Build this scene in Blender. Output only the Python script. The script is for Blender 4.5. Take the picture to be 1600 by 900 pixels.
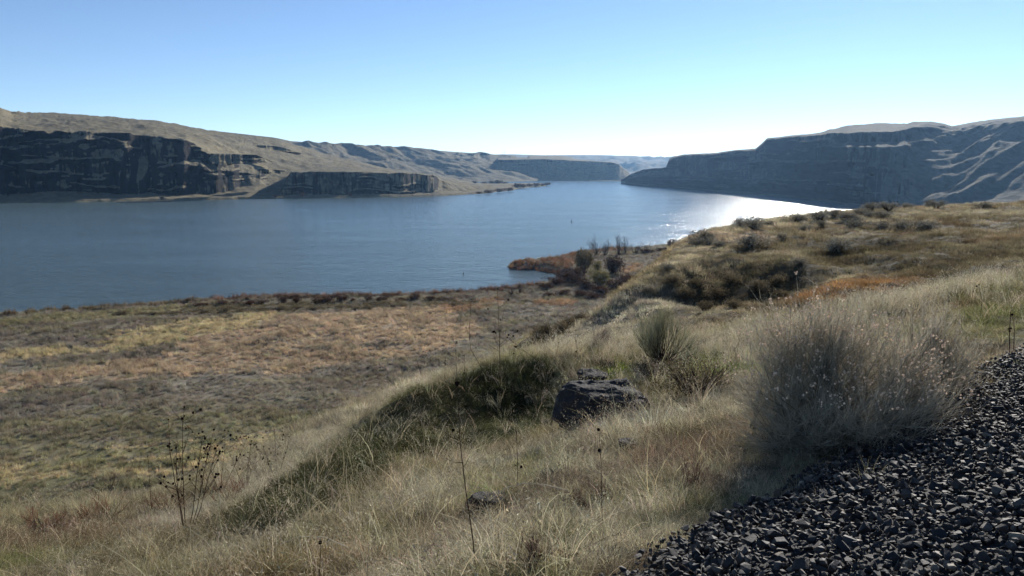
import bpy, bmesh, math, random
import numpy as np
from mathutils import Vector, Matrix, Euler

for o in list(bpy.data.objects):
    bpy.data.objects.remove(o)
S = bpy.context.scene
COL = S.collection
R = math.radians
rng = np.random.default_rng(11)
random.seed(5)

# ------------------------------------------------------------------ camera
F = 1209.0                       # focal length in pixels of a 1600 x 900 frame
PITCH = math.atan(188.0 / F)     # the horizon lies 188 px above the middle
CZ = 40.0                        # eye height above the river, metres
SP, CP = math.sin(PITCH), math.cos(PITCH)
cam = bpy.data.cameras.new("camera")
cam.sensor_width = 36.0
cam.lens = 36.0 * F / 1600.0
cam.clip_start = 0.05
cam.clip_end = 30000.0
camo = bpy.data.objects.new("camera", cam)
COL.objects.link(camo)
camo.location = (0, 0, CZ)
camo.rotation_euler = (math.pi / 2 - PITCH, 0, 0)
S.camera = camo

# ------------------------------------------------------------------ sky, sun, exposure
SUN_AZ, SUN_EL = R(27.0), R(22.0)     # to the right of straight ahead; late autumn noon
world = bpy.data.worlds.new("World")
S.world = world
world.use_nodes = True
wn = world.node_tree
wn.nodes.clear()
sky = wn.nodes.new("ShaderNodeTexSky")
sky.sky_type = 'NISHITA'
sky.sun_disc = False
sky.sun_elevation = SUN_EL
sky.sun_rotation = SUN_AZ
sky.altitude = 2000
sky.air_density = 0.8
sky.dust_density = 0.06
sky.ozone_density = 2.4
bg = wn.nodes.new("ShaderNodeBackground")
bg.inputs["Strength"].default_value = 0.092
wo = wn.nodes.new("ShaderNodeOutputWorld")
wn.links.new(sky.outputs[0], bg.inputs[0])
wn.links.new(bg.outputs[0], wo.inputs[0])
sl = bpy.data.lights.new("sun", 'SUN')
sl.energy = 5.0
sl.angle = R(0.53)
sl.color = (1.0, 0.95, 0.87)
so = bpy.data.objects.new("sun", sl)
COL.objects.link(so)
sdir = Vector((math.sin(SUN_AZ) * math.cos(SUN_EL), math.cos(SUN_AZ) * math.cos(SUN_EL), math.sin(SUN_EL)))
so.rotation_euler = sdir.to_track_quat('Z', 'Y').to_euler()
so.location = (0, 0, 200)
vs = S.view_settings
vs.view_transform = 'Standard'
vs.look = 'None'
vs.gamma = 1.0
vs.exposure = 0.62
vs.use_curve_mapping = False
S.render.engine = 'CYCLES'
S.cycles.use_adaptive_sampling = True
S.cycles.adaptive_threshold = 0.035
S.cycles.use_denoising = True
S.cycles.denoiser = 'OPENIMAGEDENOISE'
S.cycles.denoising_input_passes = 'RGB_ALBEDO_NORMAL'
S.cycles.max_bounces = 4
S.cycles.diffuse_bounces = 2
S.cycles.glossy_bounces = 2
S.cycles.transmission_bounces = 3
S.cycles.volume_bounces = 0
S.cycles.transparent_max_bounces = 4
S.cycles.sample_clamp_indirect = 4.0

# ------------------------------------------------------------------ helpers
def lin(r, g, b):
    f = lambda c: (c / 255 / 12.92) if c / 255 <= 0.04045 else ((c / 255 + 0.055) / 1.055) ** 2.4
    return np.array((f(r), f(g), f(b)))

def ray(px, py):
    a = (np.asarray(px, float) - 800) / F
    b = (450 - np.asarray(py, float)) / F
    return a, CP + b * SP, -SP + b * CP

def at(px, py, t):                       # the place seen at that pixel, t metres ahead of the lens
    x, y, z = ray(px, py)
    return np.array((x * t, y * t, CZ + z * t))

def on_level(px, py, z):                 # the place seen at that pixel on level z
    x, y, w = ray(px, py)
    t = (z - CZ) / w
    return np.array((x * t, y * t, CZ + w * t))

def project(x, y, z):
    dz = z - CZ
    d = np.maximum(y * CP - dz * SP, 1e-3)
    return 800 + F * x / d, 450 - F * (y * SP + dz * CP) / d

def _hash(ix, iy, seed):
    h = (ix.astype(np.int64) * 374761393 + iy.astype(np.int64) * 668265263 + seed * 1442695041) & 0xffffffff
    h = ((h ^ (h >> 13)) * 1274126177) & 0xffffffff
    return ((h ^ (h >> 16)) & 0xffff) / 65535.0

def noise(x, y, seed=0):                 # smooth value noise, -1 .. 1
    x = np.asarray(x, float); y = np.asarray(y, float)
    ix, iy = np.floor(x), np.floor(y)
    fx, fy = x - ix, y - iy
    ux, uy = fx * fx * fx * (fx * (fx * 6 - 15) + 10), fy * fy * fy * (fy * (fy * 6 - 15) + 10)
    a, b = _hash(ix, iy, seed), _hash(ix + 1, iy, seed)
    c, d = _hash(ix, iy + 1, seed), _hash(ix + 1, iy + 1, seed)
    return ((a + (b - a) * ux) * (1 - uy) + (c + (d - c) * ux) * uy) * 2 - 1

def fbm(x, y, seed=0, n=4, gain=0.5):
    s, a, f = 0, 1.0, 1.0
    for i in range(n):
        s = s + a * noise(x * f + 17.3 * i, y * f - 9.1 * i, seed + i)
        a *= gain; f *= 2.03
    return s

def smooth(e0, e1, x):
    t = np.clip((x - e0) / (e1 - e0), 0, 1)
    return t * t * (3 - 2 * t)

def poly_dist(x, y, P, closed):
    """distance to a polyline, the segment's left/right sign, and the nearest point's parameter"""
    n = len(P)
    best = np.full(x.shape, 1e18); par = np.zeros(x.shape); sgn = np.ones(x.shape)
    for i in range(n if closed else n - 1):
        a, b = P[i], P[(i + 1) % n]
        ex, ey = b[0] - a[0], b[1] - a[1]
        t = np.clip(((x - a[0]) * ex + (y - a[1]) * ey) / (ex * ex + ey * ey), 0, 1)
        dx, dy = x - a[0] - t * ex, y - a[1] - t * ey
        d = dx * dx + dy * dy
        m = d < best
        best = np.where(m, d, best); par = np.where(m, i + t, par)
        sgn = np.where(m, np.sign(ex * dy - ey * dx + 1e-12), sgn)
    return np.sqrt(best), sgn, par

def inside(x, y, P):
    r = np.zeros(np.shape(x), bool)
    n = len(P)
    for i in range(n):
        x1, y1 = P[i][0], P[i][1]; x2, y2 = P[(i + 1) % n][0], P[(i + 1) % n][1]
        c = ((y1 > y) != (y2 > y)) & (x < (x2 - x1) * (y - y1) / ((y2 - y1) or 1e-9) + x1)
        r ^= c
    return r

def tag(o, label=None, cat=None, group=None, kind=None):
    if label: o["label"] = label
    if cat: o["category"] = cat
    if group: o["group"] = group
    if kind: o["kind"] = kind
    return o

def link(o, parent=None):
    COL.objects.link(o)
    if parent is not None: o.parent = parent
    return o

def mesh_obj(name, V, Fc, mat, parent=None, smooth_=False, collection=True):
    me = bpy.data.meshes.new(name)
    me.from_pydata([tuple(v) for v in V] if not isinstance(V, np.ndarray) else V.tolist(), [], Fc)
    if mat is not None: me.materials.append(mat)
    if smooth_: me.polygons.foreach_set("use_smooth", [True] * len(me.polygons))
    o = bpy.data.objects.new(name, me)
    if collection: link(o, parent)
    return o

def grid_obj(name, P, mat, smooth_=True):
    """P: rows x cols x 3 -> one quad sheet"""
    r, c = P.shape[:2]
    me = bpy.data.meshes.new(name)
    me.vertices.add(r * c)
    me.vertices.foreach_set("co", P.reshape(-1).astype(np.float32))
    i = np.arange(r * c).reshape(r, c)
    q = np.stack((i[:-1, :-1], i[:-1, 1:], i[1:, 1:], i[1:, :-1]), -1).reshape(-1, 4)
    me.loops.add(q.size); me.loops.foreach_set("vertex_index", q.reshape(-1).astype(np.int32))
    me.polygons.add(len(q))
    me.polygons.foreach_set("loop_start", np.arange(0, q.size, 4, dtype=np.int32))
    me.polygons.foreach_set("loop_total", np.full(len(q), 4, dtype=np.int32))
    if smooth_: me.polygons.foreach_set("use_smooth", np.ones(len(q), bool))
    me.update(calc_edges=True)
    me.materials.append(mat)
    o = bpy.data.objects.new(name, me)
    return link(o)

def empty(name, loc=(0, 0, 0), rz=0.0):
    o = bpy.data.objects.new(name, None)
    o.empty_display_size = 0.2
    o.location = loc; o.rotation_euler = (0, 0, rz)
    return link(o)

def copy_tree(o, parent=None):
    c = o.copy(); link(c); c.parent = parent
    for ch in o.children: copy_tree(ch, c)
    return c

# node shorthand
def new_mat(name):
    m = bpy.data.materials.new(name); m.use_nodes = True
    nt = m.node_tree; nt.nodes.clear()
    out = nt.nodes.new("ShaderNodeOutputMaterial")
    return m, nt, out

def N(nt, typ, **kw):
    n = nt.nodes.new(typ)
    for k, v in kw.items():
        if k in n.inputs.keys(): n.inputs[k].default_value = v
        else: setattr(n, k, v)
    return n

def ntex(nt, vec, scale, detail=4, rough=0.55):
    n = nt.nodes.new("ShaderNodeTexNoise")
    n.inputs["Scale"].default_value = scale; n.inputs["Detail"].default_value = detail
    n.inputs["Roughness"].default_value = rough
    if vec is not None: nt.links.new(vec, n.inputs["Vector"])
    return n.outputs["Fac"]

def ramp(nt, fac, stops):
    r = nt.nodes.new("ShaderNodeValToRGB")
    e = r.color_ramp.elements
    while len(e) < len(stops): e.new(0.5)
    for i, (p, c) in enumerate(stops):
        e[i].position = p
        e[i].color = (c, c, c, 1) if np.isscalar(c) else (*c, 1)
    nt.links.new(fac, r.inputs[0])
    return r.outputs[0]

def mixc(nt, fac, a, b, mode='MIX'):
    m = nt.nodes.new("ShaderNodeMix"); m.data_type = 'RGBA'; m.blend_type = mode
    for v, s in ((fac, m.inputs[0]), (a, m.inputs[6]), (b, m.inputs[7])):
        if isinstance(v, bpy.types.NodeSocket): nt.links.new(v, s)
        elif np.isscalar(v): s.default_value = v if s.type == 'VALUE' else (v, v, v, 1)
        else: s.default_value = (*v, 1)
    return m.outputs[2]

def math_(nt, op, a, b=None):
    m = nt.nodes.new("ShaderNodeMath"); m.operation = op
    for v, s in ((a, m.inputs[0]), (b, m.inputs[1])):
        if v is None: continue
        if isinstance(v, bpy.types.NodeSocket): nt.links.new(v, s)
        else: s.default_value = v
    return m.outputs[0]

# ------------------------------------------------------------------ lie of the land
# lip of the terrace on which the railway runs: x, y, height (camera's feet are near 38.3)
_lip = [(0, 830, 35.15), (100, 820, 35.1), (250, 794, 35.05), (350, 756, 35.0), (480, 700, 34.85), (550, 662, 34.75), (620, 628, 34.6), (700, 592, 34.45), (800, 570, 34.0), (860, 554, 33.6), (912, 530, 33.4), (945, 505, 33.7),
        (975, 480, 34.2), (1014, 447, 34.9), (1052, 416, 35.3), (1078, 395, 35.45), (1100, 368, 35.7), (1130, 357, 35.65), (1200, 345, 35.6), (1340, 329, 35.7)]
LIP = [(-20, -60, 35.2), (-15, -12, 35.2), (-10, 3, 35.3)] + [(*on_level(a, b, z)[:2], z) for a, b, z in _lip] + [(60, 94, 35.9), (110, 110, 37), (260, 150, 45)]
CP_NEAR = []                             # surface points of the near ground
def pt(px, py, z):
    p = on_level(px, py, CZ + z); CP_NEAR.append((p[0], p[1], CZ + z))
def ptt(px, py, t):
    CP_NEAR.append(tuple(at(px, py, t)))
for a in [(1600, 900, -1.70), (1300, 900, -1.75), (1000, 900, -1.95), (1600, 700, -1.75), (1400, 750, -1.85), (1250, 780, -1.98), (1130, 825, -2.03),
          (1600, 560, -1.9), (1500, 630, -1.98), (1300, 700, -2.12), (900, 900, -2.12), (780, 900, -2.35), (600, 900, -2.75), (450, 900, -3.1), (300, 900, -3.45), (100, 900, -3.9),
          (0, 900, -4.1), (1000, 800, -2.38), (850, 800, -2.75), (700, 800, -3.15), (550, 800, -3.55), (430, 785, -3.68), (300, 850, -4.2), (150, 862, -4.2), (1100, 720, -2.4),
          (940, 690, -2.9), (800, 725, -3.5), (680, 730, -3.95), (590, 735, -4.02), (540, 705, -3.8), (640, 618, -3.82), (440, 748, -4.75), (540, 675, -4.95), (330, 800, -4.6), (730, 665, -4.15), (820, 650, -4.1), (800, 567, -3.6), (900, 560, -3.5),
          (900, 625, -3.75), (1000, 546, -3.45), (1060, 600, -3.05), (1120, 650, -2.65), (1200, 510, -3.0), (1200, 565, -2.82), (1400, 474, -2.55), (1400, 530, -2.4), (1550, 500, -2.0), (1600, 432, -2.0)]:
    pt(*a)
for a in [(1100, 492, 32), (1100, 434, 34.8), (1200, 480, 31), (1200, 425, 34.5), (1050, 482, 33), (1048, 430, 34.8), (1300, 450, 29), (1300, 400, 38), (1400, 440, 28),
          (1000, 480, 31), (975, 505, 27), (915, 548, 22.5), (1600, 400, 30), (1150, 395, 41), (1500, 370, 42)]:
    ptt(*a)
CP_NEAR += [(3, 0, 38.3), (8, 1, 38.35), (12, 6, 38.3), (-2.5, 0.5, 37.4), (-6, 1, 36.2), (-9, 2, 35.6), (0, -4, 38.2), (10, -4, 38.3), (-6, -4, 36.3), (3, 20.5, 35.1), (9, 22, 35.4), (14, 22, 36.4), (20, 20, 38.0),
            (15, 45, 35.5), (30, 45, 36.0), (48, 42, 37.2), (25, 62, 35.75), (42, 62, 36.1), (65, 62, 37.2), (55, 84, 36.0), (80, 90, 37.2), (70, 40, 38.6), (40, 25, 38.6), (60, 10, 39.5), (30, 5, 38.6)]
CP_NEAR += [l for l in LIP[2:-2]]
_C = np.array(CP_NEAR, float)
def _tps_fit(C, lam=0.6):
    n = len(C)
    d = np.hypot(C[:, None, 0] - C[None, :, 0], C[:, None, 1] - C[None, :, 1]) + 1e-9
    K = d * d * np.log(d) + lam * np.eye(n)
    P = np.c_[np.ones(n), C[:, :2]]
    A = np.block([[K, P], [P.T, np.zeros((3, 3))]])
    return np.linalg.solve(A, np.r_[C[:, 2], 0, 0, 0])
_W = _tps_fit(_C)
def tps(x, y):
    x = np.clip(x, -11, 78); y = np.clip(y, -5, 100)
    s = _W[-3] + _W[-2] * x + _W[-1] * y
    for i in range(len(_C)):
        d2 = (x - _C[i, 0]) ** 2 + (y - _C[i, 1]) ** 2 + 1e-12
        s = s + _W[i] * 0.5 * d2 * np.log(d2)
    return s

FLAT = 1.9                               # the river flat above the water
_sh = [(-420, 520), (-200, 506), (0, 497), (80, 493), (160, 486), (240, 479), (330, 474), (450, 469), (560, 467), (640, 465), (720, 461), (790, 456), (830, 451), (858, 445), (884, 436), (890, 430),
       (860, 426), (836, 422), (800, 421), (791, 416), (800, 411), (838, 411), (862, 408), (876, 402), (905, 398), (950, 392), (1000, 389), (1060, 385), (1100, 382), (1200, 372), (1330, 352)]
SHORE = [tuple(on_level(a, b, 0.0)[:2]) for a, b in _sh]
LAND = SHORE + [(420, 420), (700, 120), (700, -700), (-700, -700), (-500, 120)]
HUMPS = [(838, 538, 52, 2.4, 2.2), (868, 522, 53, 2.4, 2.2), (898, 506, 55, 2.2, 2.2), (930, 488, 58, 2.2, 2.2)]

def land_height(x, y):
    x = np.asarray(x, float); y = np.asarray(y, float)
    d, sg, par = poly_dist(x, y, LIP, False)
    sd = d * sg                          # > 0 left of the lip: down the bluff
    lz = np.interp(par, np.arange(len(LIP)), [l[2] for l in LIP])
    zi = tps(x, y)
    r2 = np.hypot(x, y)
    zi = zi + 0.22 * fbm(x * 0.4, y * 0.4, 3, 4) * smooth(16, 30, r2) + 0.045 * fbm(x * 1.7, y * 1.7, 4, 3) * smooth(2.5, 6, r2) * (1 - in_ballast(x, y))
    top = zi * smooth(0.3, -1.5, sd) + lz * (1 - smooth(0.3, -1.5, sd))
    s = np.maximum(sd, 0)
    drop = np.where(s < 1.6, 0.2 * s * s, 0.2 * 2.56 + (0.64 + 0.5 * smooth(24, 34, y) * smooth(75, 55, y)) * (s - 1.6)) * (1 + 0.12 * fbm(x * 0.05, y * 0.05, 8, 3))
    gul = 0.9 * fbm(x * 0.11, y * 0.11, 9, 4) * smooth(3, 14, s)
    bl = top - drop + gul
    for (a, b, t, h, w) in HUMPS:        # a spur with scrub below the lip
        c = at(a, b, t)
        g = np.exp(-((x - c[0]) ** 2 + (y - c[1]) ** 2) / (2 * w * w))
        bl = bl * (1 - g) + np.maximum(bl, c[2]) * g
    hum = 0.28 * fbm(x / 7.0, y / 7.0, 21, 4) + 0.5 * noise(x / 37, y / 37, 22)
    fl = FLAT + hum
    k = 3.0                              # soft maximum of bluff and flat
    h = np.clip((bl - fl) / k * 0.5 + 0.5, 0, 1)
    z = fl * (1 - h) + bl * h + k * 0.5 * h * (1 - h)
    far = smooth(140, 420, np.hypot(x, y)) * (d > 60)
    ds, _, _ = poly_dist(x, y, SHORE, False)
    ins = inside(x, y, LAND)
    wob = 0.8 * fbm(x / 4, y / 4, 31, 3)
    sdist = np.where(ins, ds, -ds) + wob
    z = np.where(sdist > 0, np.minimum(z, 0.05 + 0.34 * sdist + 0.0 * far) if True else z, np.maximum(-3.5, 0.05 + 0.3 * sdist))
    return z

# edge of the ballast shoulder
BAL = [tuple(on_level(a, b, CZ + z)[:2]) for a, b, z in [(600, 1500, -1.9), (985, 903, -1.95), (1085, 822, -2.03), (1200, 778, -2.03), (1290, 725, -2.05), (1390, 690, -2.02), (1475, 628, -2.0), (1530, 590, -1.98), (1600, 548, -1.95), (1700, 505, -1.9), (1800, 470, -1.85)]]
_bdir = np.array(BAL[-1]) - np.array(BAL[-2]); _bdir /= np.linalg.norm(_bdir)
BAL.append(tuple(np.array(BAL[-1]) + _bdir * 40))
_b0 = np.array(BAL[0]); BAL.insert(0, (_b0[0] - 6, _b0[1] - 7))
def ballast_sd(x, y):                    # > 0 on the ballast
    d, sg, _ = poly_dist(np.asarray(x, float), np.asarray(y, float), BAL, False)
    return -d * sg
def in_ballast(x, y):
    return smooth(-0.15, 0.15, ballast_sd(x, y))

def hit(px, py, tmax=1500):              # where the line of sight meets the land
    t = np.geomspace(1.2, tmax, 1400)
    x, y, z = at(px, py, t)
    h = land_height(x, y)
    k = np.argmax(z < h)
    if not (z < h).any(): return np.array((x[-1], y[-1], z[-1]))
    return np.array((x[k], y[k], h[k]))

# ------------------------------------------------------------------ colours of the ground cover (plants' own colours, plus shade and sunlight painted in on the near bank)
STRAW = lin(176, 164, 134); PALE = lin(194, 184, 158); GREEN = lin(102, 108, 66); OLIVE = lin(152, 144, 110); DKOLIVE = lin(116, 106, 82)
GOLD = lin(188, 167, 138); RUST = lin(166, 130, 94); MAUVE = lin(140, 130, 114); GREY = lin(152, 144, 128); YELLOW = lin(194, 178, 138); REDDISH = lin(132, 108, 88)
RUSTF = lin(166, 138, 108)
FIELD = [  # picture-plane outlines of the sown and wild patches on the flat, carried to the ground
    (GOLD, [(0, 595), (156, 567), (280, 548), (300, 507), (420, 495), (500, 490), (600, 482), (690, 482), (750, 510), (735, 529), (690, 545), (600, 560), (500, 572), (450, 582), (340, 580), (280, 588), (156, 592), (0, 613)]),
    (YELLOW, [(0, 552), (150, 538), (215, 516), (300, 502), (420, 488), (440, 500), (300, 530), (220, 545), (120, 556), (0, 568)]),
    (GOLD, [(-400, 640), (0, 597), (0, 613), (-400, 670)]),
    (RUSTF, [(675, 474), (700, 469), (775, 467), (790, 472), (760, 483), (690, 487)]),
    (RUSTF, [(838, 473), (850, 469), (905, 469), (915, 474), (890, 478), (845, 479)]),
    (RUSTF, [(965, 424), (985, 413), (1008, 415), (1002, 424), (975, 428)]),
    (DKOLIVE, [(170, 486), (300, 478), (450, 474), (620, 472), (740, 469), (745, 475), (620, 479), (500, 487), (330, 492), (190, 495)]),
    (OLIVE, [(-300, 530), (0, 500), (170, 487), (300, 476), (300, 482), (170, 500), (0, 512), (-300, 550)]),
]
FIELD_W = [(c, [tuple(on_level(a, b, FLAT)[:2]) for a, b in P]) for c, P in FIELD]
PATCH = [  # on the terrace and the near bank: pixel, depth, radius (m), colour, strength
    (1335, 440, 29, 2.6, lin(150, 120, 84), 1.0), (1280, 455, 29, 1.6, lin(148, 118, 84), 0.9), (1590, 372, 45, 3.0, lin(166, 130, 82), 1.0), (1560, 392, 38, 2.0, RUST, 0.7), (1135, 378, 50, 3.5, GOLD, 0.8), (1195, 490, 30, 1.2, RUST, 0.7),
    (1230, 350, 62, 7.0, STRAW, 0.7), (1400, 345, 70, 7.0, STRAW, 0.5), (1550, 345, 70, 9.0, STRAW, 0.5), (1390, 322, 84, 4.0, RUST, 0.5), (1330, 470, 27, 2.0, lin(150, 112, 70), 0.7),
    (1120, 450, 34, 3.2, DKOLIVE, 0.9), (1230, 445, 33, 2.5, DKOLIVE, 0.9), (1450, 400, 38, 7.0, DKOLIVE, 0.75), (1300, 395, 42, 5.0, DKOLIVE, 0.7), (1550, 430, 30, 4.0, DKOLIVE, 0.7),
    (980, 470, 31, 3.0, PALE, 0.9), (930, 520, 25, 3.0, PALE, 0.9),
    (700, 610, 13.6, 1.1, GREEN, 0.85), (800, 590, 13.8, 1.1, GREEN, 0.9), (620, 660, 12.2, 1.0, GREEN, 0.75), (560, 710, 11, 0.9, GREEN, 0.7), (760, 640, 12.6, 1.0, GREEN, 0.9), (870, 600, 12.0, 0.7, GREEN, 0.7), (480, 760, 9.8, 0.7, DKOLIVE, 0.8),
    (960, 565, 13.2, 0.5, lin(128, 142, 56), 1.0), (1080, 560, 12.4, 0.8, lin(120, 132, 56), 0.9), (1110, 600, 10.8, 0.6, GREEN, 0.7),
    (1500, 500, 10.4, 1.0, lin(136, 138, 88), 0.85), (1560, 520, 9.6, 0.9, lin(138, 138, 90), 0.7), (1170, 585, 10.5, 0.5, lin(118, 142, 56), 0.8),
    (860, 880, 4.7, 0.35, GREEN, 0.8), (900, 790, 6.0, 0.35, GREEN, 0.6), (1100, 800, 5.0, 0.3, GREEN, 0.6), (760, 800, 7.0, 0.35, lin(118, 126, 58), 0.7), (1020, 840, 4.8, 0.3, GREEN, 0.4),
    (1060, 740, 6.6, 0.6, lin(128, 108, 92), 0.7), (930, 770, 6.2, 0.4, lin(120, 104, 88), 0.6), (700, 860, 5.9, 0.4, lin(140, 120, 100), 0.5),
    (40, 830, 9.0, 1.2, lin(140, 140, 92), 0.8), (120, 800, 9.6, 0.8, REDDISH, 0.75), (250, 780, 9.8, 0.7, REDDISH, 0.75), (60, 780, 9.9, 0.7, REDDISH, 0.6), (400, 880, 7.2, 0.6, PALE, 0.6),
]
PATCH += [(330, 812, 10.6, 0.9, PALE, 0.9), (400, 765, 11.6, 0.9, PALE, 0.9), (460, 725, 13, 1.0, PALE, 0.9), (520, 686, 14.8, 1.1, PALE, 0.9), (580, 648, 16.8, 1.2, PALE, 0.9), (650, 612, 19, 1.5, PALE, 0.9), (730, 588, 21.5, 1.6, PALE, 0.9)]  # sunlit strip behind the mound, its brightness painted in with paler straw
PAINTED_SHADE = lin(74, 76, 50)  # shade of the mound's near face, painted into its green grass colour
PATCH += [(425, 828, 8.0, 0.6, PAINTED_SHADE, 0.85), (455, 795, 8.6, 0.75, PAINTED_SHADE, 0.9), (495, 755, 9.6, 0.8, PAINTED_SHADE, 0.9), (545, 715, 10.7, 0.9, PAINTED_SHADE, 0.85), (600, 672, 12.0, 0.9, PAINTED_SHADE, 0.85), (655, 642, 13.0, 1.0, PAINTED_SHADE, 0.8), (710, 625, 13.4, 1.0, PAINTED_SHADE, 0.7), (770, 605, 13.6, 1.0, PAINTED_SHADE, 0.7), (700, 680, 11.8, 0.8, PAINTED_SHADE, 0.6)]
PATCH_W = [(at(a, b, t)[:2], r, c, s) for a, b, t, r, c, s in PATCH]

def cover_colour(x, y):
    x = np.asarray(x, float); y = np.asarray(y, float)
    n1 = fbm(x / 9, y / 9, 41, 4); n2 = fbm(x / 2.2, y / 2.2, 45, 3); n3 = noise(x / 28, y / 28, 49)
    L = lambda a, b, t: a + (b - a) * np.clip(t, 0, 1)[..., None]
    # the river flat
    # wind-combed drifts run along the shore
    u = (x * 0.95 + y * 0.31); v = (-x * 0.31 + y * 0.95)
    comb = fbm(u / 26, v / 5.5, 51, 4); comb2 = fbm(u / 12, v / 3.0, 54, 4)
    c = np.empty(x.shape + (3,)); c[:] = MAUVE
    c = L(c, GREY, smooth(0.0, 0.6, n1))
    near = smooth(142, 108, np.hypot(x, y)) * smooth(60, -40, x)
    c = L(c, YELLOW, near * smooth(0.05, 0.35, comb))
    c = L(c, OLIVE, np.maximum(near * smooth(0.0, 0.3, -comb), 0.6 * smooth(0.3, 0.7, comb2)))
    c = L(c, lin(138, 136, 102), near * smooth(0.2, 0.6, comb2) * 0.7)
    wx, wy = x + 3.0 * comb2, y + 2.2 * n2 + 1.5 * comb
    for col, P in FIELD_W:
        m = inside(wx, wy, P) * smooth(-1.15, -0.7, comb2 + 0.4 * n2)
        c = L(c, col * (1 + 0.12 * n2[..., None]), m * 0.92)
    # the terrace
    d, sg, _ = poly_dist(x, y, LIP, False); sd = d * sg
    ct = np.empty_like(c); ct[:] = lin(134, 120, 94)
    ct = L(ct, DKOLIVE, smooth(-0.1, 0.5, n1)); ct = L(ct, STRAW, smooth(0.1, 0.7, n2) * 0.6); ct = L(ct, lin(112, 92, 68), smooth(0.2, 0.7, -n2) * 0.5)
    r = np.hypot(x, y)
    cn = np.empty_like(c); cn[:] = STRAW
    cn = L(cn, PALE, smooth(0.0, 0.7, n2)); cn = L(cn, lin(140, 126, 92), smooth(0.1, 0.6, -n2)); cn = L(cn, lin(132, 130, 84), smooth(0.15, 0.6, fbm(x / 0.9, y / 0.9, 61, 3)) * 0.8); cn = L(cn, lin(118, 100, 80), smooth(0.3, 0.7, fbm(x / 0.7, y / 0.7, 65, 3)) * 0.7)
    ct = L(cn, ct, smooth(17, 22, r))
    ct = L(ct, STRAW, smooth(-4.0, -0.5, sd) * 0.8)
    cb = np.empty_like(c); cb[:] = lin(158, 140, 102); cb = L(cb, OLIVE, smooth(0.1, 0.6, n1))
    ct = L(ct, cb, smooth(-0.5, 3, sd))
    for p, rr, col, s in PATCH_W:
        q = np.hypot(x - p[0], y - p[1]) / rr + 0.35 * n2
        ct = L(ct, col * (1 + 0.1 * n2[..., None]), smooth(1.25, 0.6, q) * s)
    z = land_height(x, y)
    c = L(ct, c, smooth(FLAT + 4.5, FLAT + 1.5, z))
    for (a, b, t, h, w) in HUMPS:
        p = at(a, b, t); q = np.hypot(x - p[0], y - p[1]) / w
        c = L(c, lin(150, 126, 76), smooth(2.2, 1.0, q) * 0.8)
    return c

# ------------------------------------------------------------------ ground: one sheet from the camera's feet to the horizon
def set_colour(o, c):
    a = o.data.color_attributes.new("cover", 'FLOAT_COLOR', 'POINT')
    c4 = np.c_[c.reshape(-1, 3), np.ones(c.size // 3)]
    a.data.foreach_set("color", c4.astype(np.float32).reshape(-1))

def ground_material():
    m, nt, out = new_mat("ground_cover")
    b = N(nt, "ShaderNodeBsdfPrincipled", Roughness=0.95)
    b.inputs["Specular IOR Level"].default_value = 0.1
    at_ = N(nt, "ShaderNodeAttribute", attribute_name="cover")
    g = N(nt, "ShaderNodeNewGeometry")
    f1 = ntex(nt, g.outputs["Position"], 3.0, 6, 0.65); f2 = ntex(nt, g.outputs["Position"], 0.45, 5, 0.6)
    k = math_(nt, 'ADD', math_(nt, 'MULTIPLY', f1, 0.9), math_(nt, 'MULTIPLY', f2, 0.7))
    v = ramp(nt, k, [(0.45, 0.38), (0.8, 0.85), (1.0, 1.15)])
    c = mixc(nt, 1.0, at_.outputs["Color"], v, 'MULTIPLY')
    nt.links.new(c, b.inputs["Base Color"])
    bp = N(nt, "ShaderNodeBump", Strength=0.8, Distance=0.12)
    nt.links.new(f1, bp.inputs["Height"]); nt.links.new(bp.outputs[0], b.inputs["Normal"])
    nt.links.new(b.outputs[0], out.inputs[0])
    return m

def build_ground():
    az = np.concatenate((np.linspace(-180, -48, 34)[:-1], np.linspace(-48, 48, 520), np.linspace(48, 180, 34)[1:]))
    rr = np.concatenate(([0.0], np.geomspace(0.6, 520, 470), np.geomspace(520, 7000, 30)[1:]))
    A, RR = np.meshgrid(np.radians(az), rr)
    x, y = np.sin(A) * RR, np.cos(A) * RR
    z = land_height(x, y)
    behind = smooth(20, 120, -y) * smooth(300, 1500, RR)
    P = np.stack((x, y, np.where(RR > 900, np.minimum(z, -3.5), z)), -1)
    o = grid_obj("ground", P, ground_material())
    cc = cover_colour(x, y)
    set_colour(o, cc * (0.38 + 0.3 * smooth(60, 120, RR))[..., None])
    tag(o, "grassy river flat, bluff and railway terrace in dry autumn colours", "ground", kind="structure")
    return o
ground = build_ground()

# ------------------------------------------------------------------ river
def water_material():
    m, nt, out = new_mat("river_water")
    b = N(nt, "ShaderNodeBsdfPrincipled", Roughness=0.27, IOR=1.333)
    b.inputs["Base Color"].default_value = (0.08, 0.115, 0.117, 1)
    g = N(nt, "ShaderNodeNewGeometry")
    mp = N(nt, "ShaderNodeMapping"); mp.inputs["Rotation"].default_value = (0, 0, R(-24)); mp.inputs["Scale"].default_value = (1.0, 2.2, 1.0)
    nt.links.new(g.outputs["Position"], mp.inputs["Vector"])
    h = math_(nt, 'ADD', math_(nt, 'MULTIPLY', ntex(nt, mp.outputs[0], 0.16, 6, 0.62), 1.0), math_(nt, 'MULTIPLY', ntex(nt, mp.outputs[0], 0.012, 3, 0.5), 2.0))
    bp = N(nt, "ShaderNodeBump", Strength=0.65, Distance=2.1)
    nt.links.new(h, bp.inputs["Height"]); nt.links.new(bp.outputs[0], b.inputs["Normal"])
    gust = ntex(nt, mp.outputs[0], 0.006, 4, 0.55)
    nt.links.new(ramp(nt, gust, [(0.3, 0.15), (0.7, 0.22)]), b.inputs["Roughness"])
    nt.links.new(b.outputs[0], out.inputs[0])
    return m
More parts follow.
